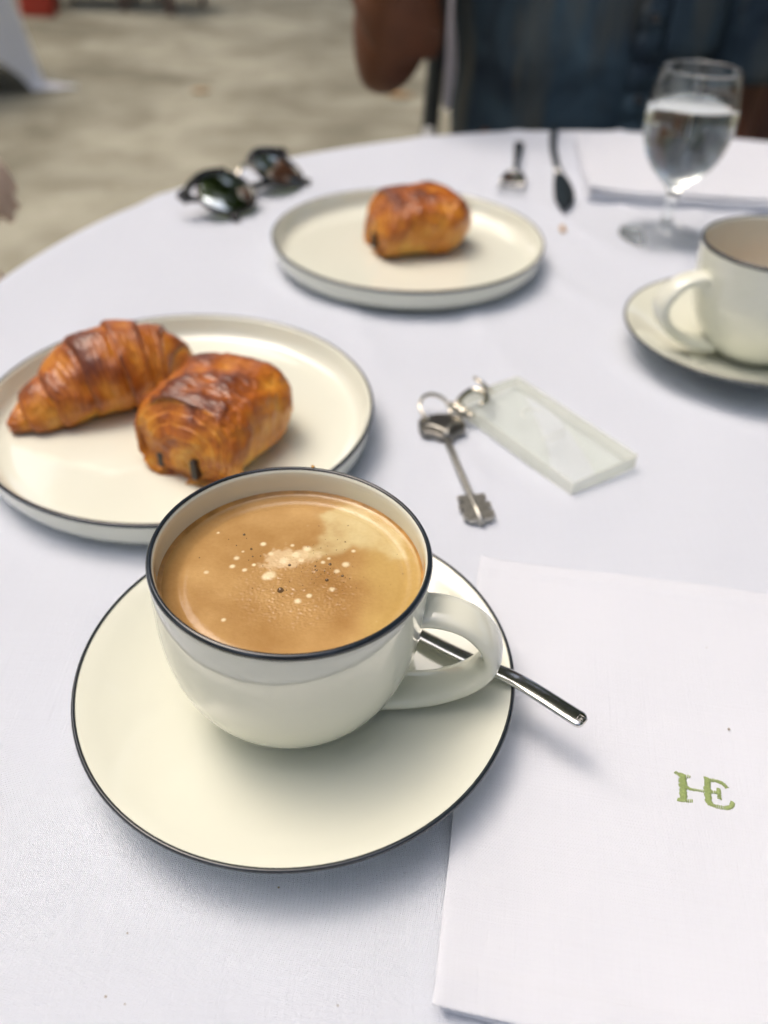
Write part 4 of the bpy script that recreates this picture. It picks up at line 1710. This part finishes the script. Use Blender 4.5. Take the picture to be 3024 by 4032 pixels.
def diner_opposite():
    t = thing('person', 'person in a dark faded denim shirt seated across the table', 'person', (0, 0, 0))
    X, Y = .228, 1.225
    J = {'pelvis': (X, Y + .02, -.22, (.15, .11)), 'waist': (X, Y, -.06, (.135, .10)), 'chest': (X, Y, .12, (.15, .105)), 'upper': (X, Y, .25, (.12, .085)),
         'neck': (X, Y - .01, .335, .055), 'chin': (X, Y - .03, .42, .068), 'head': (X, Y - .03, .50, .085), 'crown': (X, Y - .02, .575, .055),
         'Rsh': (X - .185, Y + .0, .262, .058), 'Relb': (-.020, 1.120, .026, .0400), 'Rwrist': (.030, 1.000, .270, .029),
         'Lsh': (X + .185, Y, .262, .058), 'Lelb': (.425, 1.190, -.030, .041), 'Lwrist': (.360, 1.040, -.180, .029),
         'Rhip': (X - .09, Y, -.225, .085), 'Rknee': (X - .13, Y - .40, -.215, .062), 'Rank': (X - .12, Y - .36, -.655, .042), 'Rtoe': (X - .12, Y - .52, -.70, .035),
         'Lhip': (X + .09, Y, -.225, .085), 'Lknee': (X + .13, Y - .40, -.215, .062), 'Lank': (X + .12, Y - .36, -.655, .042), 'Ltoe': (X + .12, Y - .52, -.70, .035)}
    J['Rtip'] = (-.031, 1.128, .000, .0230)
    J['Rmid'] = (X - .222, 1.180, .150, .047)
    J['Lmid'] = (X + .205, 1.210, .12, .047)
    J['Rfore'] = (-.002, 1.075, .110, .043)
    J['Lfore'] = (.40, 1.13, -.09, .040)
    B = [('pelvis', 'waist'), ('waist', 'chest'), ('chest', 'upper'), ('upper', 'neck'), ('neck', 'chin'), ('chin', 'head'), ('head', 'crown'),
         ('upper', 'Rsh'), ('Rsh', 'Rmid'), ('Rmid', 'Relb'), ('Relb', 'Rtip'), ('Relb', 'Rfore'), ('Rfore', 'Rwrist'), ('upper', 'Lsh'), ('Lsh', 'Lmid'), ('Lmid', 'Lelb'), ('Lelb', 'Lfore'), ('Lfore', 'Lwrist'),
         ('pelvis', 'Rhip'), ('Rhip', 'Rknee'), ('Rknee', 'Rank'), ('Rank', 'Rtoe'), ('pelvis', 'Lhip'), ('Lhip', 'Lknee'), ('Lknee', 'Lank'), ('Lank', 'Ltoe')]
    hand_joints(J, B, 'R', J['Rwrist'][:3], (.25, .25, .9), (.5, .6, 0), .8)
    hand_joints(J, B, 'L', J['Lwrist'][:3], (-.5, -.8, -.1), (0, 0, -1), .5)
    skin_body('body', M_SKIN, J, B, 'pelvis', t)
    add_face(t, (X, Y - .03, .49), (0, -1, 0), M_SKIN, M_HAIR)
    sh = MB().add(*garment([(X, Y + .005, -.27, .180, .142), (X, Y, -.20, .172, .140), (X, Y, -.08, .156, .128), (X, Y, .04, .148, .128), (X, Y, .14, .160, .130), (X, Y, .22, .172, .115), (X, Y, .285, .13, .09), (X, Y - .005, .325, .078, .074)], 90, seed=2, wr=.011))
    shirt = sh.build('shirt', M_DENIM, t)
    so_ = MB().add(*sleeve([(X + .12, Y, .262, .075), (X + .185, Y, .225, .080), (X + .200, 1.212, .13, .072), (X + .210, 1.200, .015, .066)], 5)).build('sleeve', M_DENIM, shirt)
    so_.modifiers.new('s', 'SOLIDIFY').thickness = .003
    so_ = MB().add(*sleeve([(X - .12, Y, .262, .075), (X - .17, Y, .235, .072), (X - .190, 1.215, .175, .062), (X - .200, 1.210, .130, .060)], 8)).build('sleeve', M_DENIM, shirt)
    so_.modifiers.new('s', 'SOLIDIFY').thickness = .003
    # button placket down the middle and a chest pocket with flap
    pl = MB()
    yf = Y - .137
    def front(x, z, o=.0):
        return (x, Y - .131 * math.sqrt(max(0, 1 - ((x - X) / .185) ** 2)) - .006 - o, z)
    for a in range(16):
        z0, z1 = -.24 + a * .032, -.24 + (a + 1) * .032
        pl.add([front(X + .055 - .016, z0), front(X + .055 + .016, z0), front(X + .055 + .016, z1), front(X + .055 - .016, z1)], [(0, 1, 2, 3)])
    o = pl.build('placket', M_DENIM, shirt)
    o.modifiers.new('s', 'SOLIDIFY').thickness = .004
    for k in range(5):
        v, f = lathe_vf([(0, .003), (.0045, .003), (.0055, .0015), (.0055, 0), (0, 0)], 16)
        c = Vector(front(X + .055, -.16 + k * .085, .004))
        fix(MB().add([c + Vector((p[0], -p[2], p[1])) for p in v], f).build('button', M_BLACK, shirt))
    pk = MB()
    for (a0, a1, z0, z1, o_) in ((.075, .150, .060, .150, .004),):
        nx_ = 8
        vv, ff = [], []
        for j in range(9):
            for i in range(nx_ + 1):
                x = X + a0 + (a1 - a0) * i / nx_
                z = z0 + (z1 - z0) * j / 8 - (.012 * (1 - abs(2 * i / nx_ - 1)) if j == 0 else 0)
                vv.append(front(x, z, o_))
        for j in range(8):
            for i in range(nx_):
                q = j * (nx_ + 1) + i
                ff.append((q, q + 1, q + nx_ + 2, q + nx_ + 1))
        pk.add(vv, ff)
    o = pk.build('pocket', M_DENIM, shirt)
    o.modifiers.new('s', 'SOLIDIFY').thickness = .005
    jn = MB()
    for sg in (-1, 1):
        body_tube(jn, [(X + sg * .075, Y + .02, -.23, .10), (X + sg * .10, Y - .10, -.215, .100), (X + sg * .13, Y - .40, -.21, .080), (X + sg * .128, Y - .42, -.28, .078), (X + sg * .12, Y - .37, -.60, .062)], 26, 20)
    jn.build('jeans', M_JEANS, t)
    for sg in (-1, 1):
        b = MB()
        body_tube(b, [(X + sg * .12, Y - .33, -.695, .035), (X + sg * .12, Y - .40, -.690, .045), (X + sg * .12, Y - .50, -.705, .042), (X + sg * .12, Y - .56, -.715, .022)], 14, 14)
        b.build('shoe', M_SHOE, t)


diner_opposite()


def neighbour():
    t = thing('person', 'person in beige at the left edge, only bare knee and hand in view', 'person', (0, 0, 0))
    X, Y = -.915, 1.03
    J = {'pelvis': (X, Y, -.22, (.11, .15)), 'waist': (X, Y, -.06, (.10, .135)), 'chest': (X + .02, Y, .12, (.105, .145)), 'upper': (X + .02, Y, .25, (.085, .12)),
         'neck': (X + .03, Y, .335, .055), 'chin': (X + .05, Y, .42, .068), 'head': (X + .05, Y, .50, .085), 'crown': (X + .04, Y, .575, .055),
         'Rsh': (X + .02, Y - .175, .255, .05), 'Relb': (X + .10, Y - .20, -.02, .036), 'Rwrist': (-.556, Y - .035, -.020, .026),
         'Lsh': (X + .02, Y + .175, .255, .05), 'Lelb': (X + .10, Y + .20, -.02, .036), 'Lwrist': (X + .20, Y + .14, -.13, .025),
         'Rhip': (X, Y - .09, -.225, .085), 'Rknee': (-.500, Y - .035, -.205, .055), 'Rank': (-.56, Y - .05, -.65, .040), 'Rtoe': (-.42, Y - .06, -.70, .032),
         'Lhip': (X, Y + .09, -.225, .085), 'Lknee': (-.70, Y + .16, -.205, .058), 'Lank': (-.76, Y + .16, -.65, .040), 'Ltoe': (-.66, Y + .17, -.70, .032)}
    B = [('pelvis', 'waist'), ('waist', 'chest'), ('chest', 'upper'), ('upper', 'neck'), ('neck', 'chin'), ('chin', 'head'), ('head', 'crown'),
         ('upper', 'Rsh'), ('Rsh', 'Relb'), ('Relb', 'Rwrist'), ('upper', 'Lsh'), ('Lsh', 'Lelb'), ('Lelb', 'Lwrist'),
         ('pelvis', 'Rhip'), ('Rhip', 'Rknee'), ('Rknee', 'Rank'), ('Rank', 'Rtoe'), ('pelvis', 'Lhip'), ('Lhip', 'Lknee'), ('Lknee', 'Lank'), ('Lank', 'Ltoe')]
    hand_joints(J, B, 'R', J['Rwrist'][:3], (.75, 0, -.45), (-.3, .3, -1), .6)
    hand_joints(J, B, 'L', J['Lwrist'][:3], (.9, -.2, 0), (0, 0, -1), .3)
    skin_body('body', M_SKIN2, J, B, 'pelvis', t)
    add_face(t, (X + .05, Y, .49), (1, 0, 0), M_SKIN2, M_HAIR)
    sh = MB().add(*garment([(X, Y, -.26, .125, .175), (X, Y, -.08, .12, .165), (X + .01, Y, .08, .12, .165), (X + .02, Y, .22, .105, .16), (X + .02, Y, .285, .085, .12), (X + .03, Y, .32, .07, .075)], 50, seed=4))
    shirt = sh.build('shirt', M_BEIGE, t)
    MB().add(*sleeve([(X + .02, Y - .12, .255, .07), (X + .03, Y - .18, .22, .072), (X + .06, Y - .19, .12, .062), (X + .08, Y - .195, .06, .058)], 3)).build('sleeve', M_BEIGE, shirt)
    MB().add(*sleeve([(X + .02, Y + .12, .255, .07), (X + .03, Y + .18, .22, .072), (X + .06, Y + .19, .12, .062), (X + .08, Y + .195, .06, .058)], 3)).build('sleeve', M_BEIGE, shirt)
    b = MB()
    body_tube(b, [(X - .02, Y - .07, -.23, .10), (X + .1, Y - .075, -.215, .10), (X + .25, Y - .05, -.205, .088)], 16, 18)
    body_tube(b, [(X - .02, Y + .07, -.23, .10), (X + .1, Y + .11, -.215, .10), (X + .22, Y + .14, -.205, .088)], 16, 18)
    b.build('shorts', M_SHORTS, t)


neighbour()


def viewer_person(src, loc, rz):  # added to keep light from behind the camera off the cup front
    """the photographer, seated unseen at the near edge of the table"""
    t = src.copy()
    COL.objects.link(t)
    t.rotation_euler = (0, 0, rz)
    t.location = loc
    t['label'] = 'person in dark clothes seated on the near side of the table, facing the cup'

    def dup(o, par):
        c = o.copy()
        COL.objects.link(c)
        c.parent = par
        if o.name.split('.')[0] in ('shirt', 'sleeve', 'shorts'):
            c.material_slots[0].link = 'OBJECT'
            c.material_slots[0].material = M_JEANS if 'shorts' in o.name else M_DARKSHIRT
        for q in o.children:
            dup(q, c)
    for q in src.children:
        dup(q, t)
    return t


M_DARKSHIRT = simple('dark_shirt', (.05, .045, .04), rough=.9, var=.2, nscale=20)
# the neighbour model sits at (-.915, 1.03) facing +X; turned to face +Y
viewer_person([o for o in bpy.data.objects if o.name.startswith('person') and o.get('label', '').startswith('person in beige')][0], (1.03 + .05, .915 - .66, 0), R(90))


# ------------------------------------------------------------------ chairs and far things
def metal_chair(label, x, y, rz, panel=None, group='chairs round the terrace', mats=(None, None), zb=.12, w_=.19, splay=.06):
    mm, pm = mats
    t = thing('garden_chair', label, 'chair', (x, y, GZ), (0, 0, rz), group)
    sz = .45
    o = MB().add(*box_vf(-w_ - .01, w_ + .01, -.21, .21, sz - .018, sz)).build('seat', mm, t, bevel=.006)
    top = zb - GZ
    for sg in (-1, 1):
        MB().add(*tube_vf(spline([(sg * (w_ + .03), .26, 0), (sg * (w_ + .01), .215, .44), (sg * (w_), .235, .62), (sg * (w_ - .012), .27, top)], 18), .0125, 10)).build('back_leg', mm, t)
        MB().add(*tube_vf([(sg * (w_ + .015), -.23, 0), (sg * w_, -.19, sz - .01)], .012, 10)).build('front_leg', mm, t)
        MB().add(*tube_vf(spline([(sg * (w_ + .055), -.16, 0), (sg * (w_ + .02), .06, .44), (sg * (w_ + .0), .225, .66)], 14), .008, 8)).build('brace', M_PALEMETAL, t)
    MB().add(*tube_vf([(-w_ + .012, .27, top), (w_ - .012, .27, top)], .0125, 10)).build('top_rail', mm, t)
    if panel:
        z0, z1 = panel
        m = MB()
        v, f = box_vf(-w_ + .018, w_ - .018, .238, .262, z0 - GZ, z1 - GZ)
        m.add(v, f)
        m.build('back_panel', pm, t, bevel=.008)
    return t


# the diner's own chair
metal_chair('dark metal chair with pale back panel behind the person in denim', .243, 1.06, 0, panel=(-.060, .085), mats=(M_CHAIRMETAL, M_WHITEPANEL), zb=.14, w_=.198)
metal_chair('dark metal chair under the neighbour in beige', -.95, 1.03, R(90), panel=(-.1, .1), mats=(M_CHAIRMETAL, M_DARKWOOD), zb=.14)


def wooden_chair(label, x, y, rz, zb, w_=.21, mat=None):
    mat = mat or M_DARKWOOD
    t = thing('wooden_chair', label, 'chair', (x, y, GZ), (0, 0, rz), 'dark chairs of the terrace')
    MB().add(*box_vf(-w_, w_, -.21, .21, .42, .455)).build('seat', mat, t, bevel=.008)
    MB().add(*box_vf(-w_ + .022, w_ - .022, .195, .215, .47, zb - GZ)).build('backrest', mat, t, bevel=.006)
    for sx in (-1, 1):
        MB().add(*bar_vf((sx * (w_ - .02), .205, 0), (sx * (w_ - .02), .205, zb - GZ + .02), .036, .036)).build('back_leg', mat, t, bevel=.004)
        MB().add(*bar_vf((sx * (w_ - .02), -.19, 0), (sx * (w_ - .02), -.19, .418), .036, .036)).build('front_leg', mat, t, bevel=.004)
    return t


wooden_chair('dark red wooden chair behind the arm of the person in denim', .80, 1.62, R(172), .35, .22)


def wicker_chair(label, x, y, rz):
    t = thing('wicker_chair', label, 'chair', (x, y, GZ), (0, 0, rz), 'dark wicker chairs far off')
    MB().add(*box_vf(-.25, .25, -.24, .24, .10, .44)).build('seat', M_WICKER, t, bevel=.03)
    MB().add(*box_vf(-.25, .25, .18, .27, .44, .86)).build('backrest', M_WICKER, t, bevel=.03)
    for s in (-1, 1):
        MB().add(*box_vf(s * .25 - .035, s * .25 + .035, -.24, .18, .42, .64)).build('armrest', M_WICKER, t, bevel=.02)
    for sx in (-1, 1):
        for sy in (-1, 1):
            MB().add(*bar_vf((sx * .21, sy * .20, 0), (sx * .21, sy * .20, .12), .04, .04)).build('leg', M_PALEMETAL if (sx, sy) == (1, -1) else M_DARKWOOD, t)
    return t


wicker_chair('dark wicker chair nearest the red bag', -2.02, 6.50, R(5))
wooden_chair('dark red wooden chair far off, beyond the red bag', -1.56, 6.42, R(-20), .12, .19)


def red_bag():
    t = thing('shoulder_bag', 'bright red leather bag standing on the ground by the dark wicker chair', 'bag', (-2.25, 6.02, GZ))
    v, f = [], []
    for i in range(13):
        q = i / 12
        for k in range(24):
            a = 2 * PI * k / 24
            c_, s_ = math.cos(a), math.sin(a)
            wx = .115 * (1 - .18 * q) * (1 if q > .05 else .9)
            wy = .06 * (1 - .6 * q)
            v.append((wx * math.copysign(abs(c_) ** .5, c_), wy * math.copysign(abs(s_) ** .6, s_), .26 * q))
    for i in range(12):
        for k in range(24):
            k2 = (k + 1) % 24
            f.append((i * 24 + k, i * 24 + k2, (i + 1) * 24 + k2, (i + 1) * 24 + k))
    f.append(tuple(range(24)))
    f.append(tuple(12 * 24 + k for k in range(24)))
    fix(MB().add(v, f).build('pouch', M_REDBAG, t))
    MB().add(*tube_vf(spline([(-.08, 0, .25), (-.06, 0, .40), (0, 0, .46), (.06, 0, .40), (.08, 0, .25)], 20), .006, 8)).build('strap', M_REDBAG, t)


red_bag()


def cream_bag():
    t = thing('tote_bag', 'cream canvas bag tucked under the hem of the far white cloth', 'bag', (-1.90, 4.10, GZ))
    v, f = [], []
    for i in range(13):
        q = i / 12
        for k in range(24):
            a = 2 * PI * k / 24
            c_, s_ = math.cos(a), math.sin(a)
            r = .12 * math.sin(PI * min(1, .18 + q * .72))
            v.append((r * c_, r * .8 * s_, .02 + .22 * q))
    for i in range(12):
        for k in range(24):
            k2 = (k + 1) % 24
            f.append((i * 24 + k, i * 24 + k2, (i + 1) * 24 + k2, (i + 1) * 24 + k))
    f.append(tuple(range(24)))
    f.append(tuple(12 * 24 + k for k in range(24)))
    o = fix(MB().add(v, f).build('pouch', M_GRASSBAG, t))
    o.location.z = -.02
    MB().add(*tube_vf(spline([(-.05, 0, .21), (-.03, 0, .3), (.03, 0, .3), (.05, 0, .21)], 14), .008, 8)).build('handle', M_GRASSBAG, t)


cream_bag()


def fallen_leaf(label, x, y, size, a):
    v, f = [], []
    for i in range(9):
        q = i / 8
        wd = math.sin(PI * q ** .8) * .36
        for s in (-1, 0, 1):
            v.append(((q - .5) * size, s * wd * size, .012 + .10 * size * (abs(s) * .8 + (q - .5) ** 2)))
    for i in range(8):
        for k in range(2):
            q = i * 3 + k
            f.append((q, q + 1, q + 4, q + 3))
    o = MB().add(v, f).build('fallen_leaf', M_FALLEN)
    o.modifiers.new('s', 'SOLIDIFY').thickness = .002
    o.location = (x, y, GZ - .008)
    o.rotation_euler = (0, 0, a)
    return tag(o, label, 'leaf', 'dry leaves on the ground')


fallen_leaf('orange brown dry leaf lying on the open sandy ground', -.91, 4.26, .085, .3)
fallen_leaf('yellowish dry leaf on the ground below the elbow of the person in denim', .01, 4.30, .12, .1)
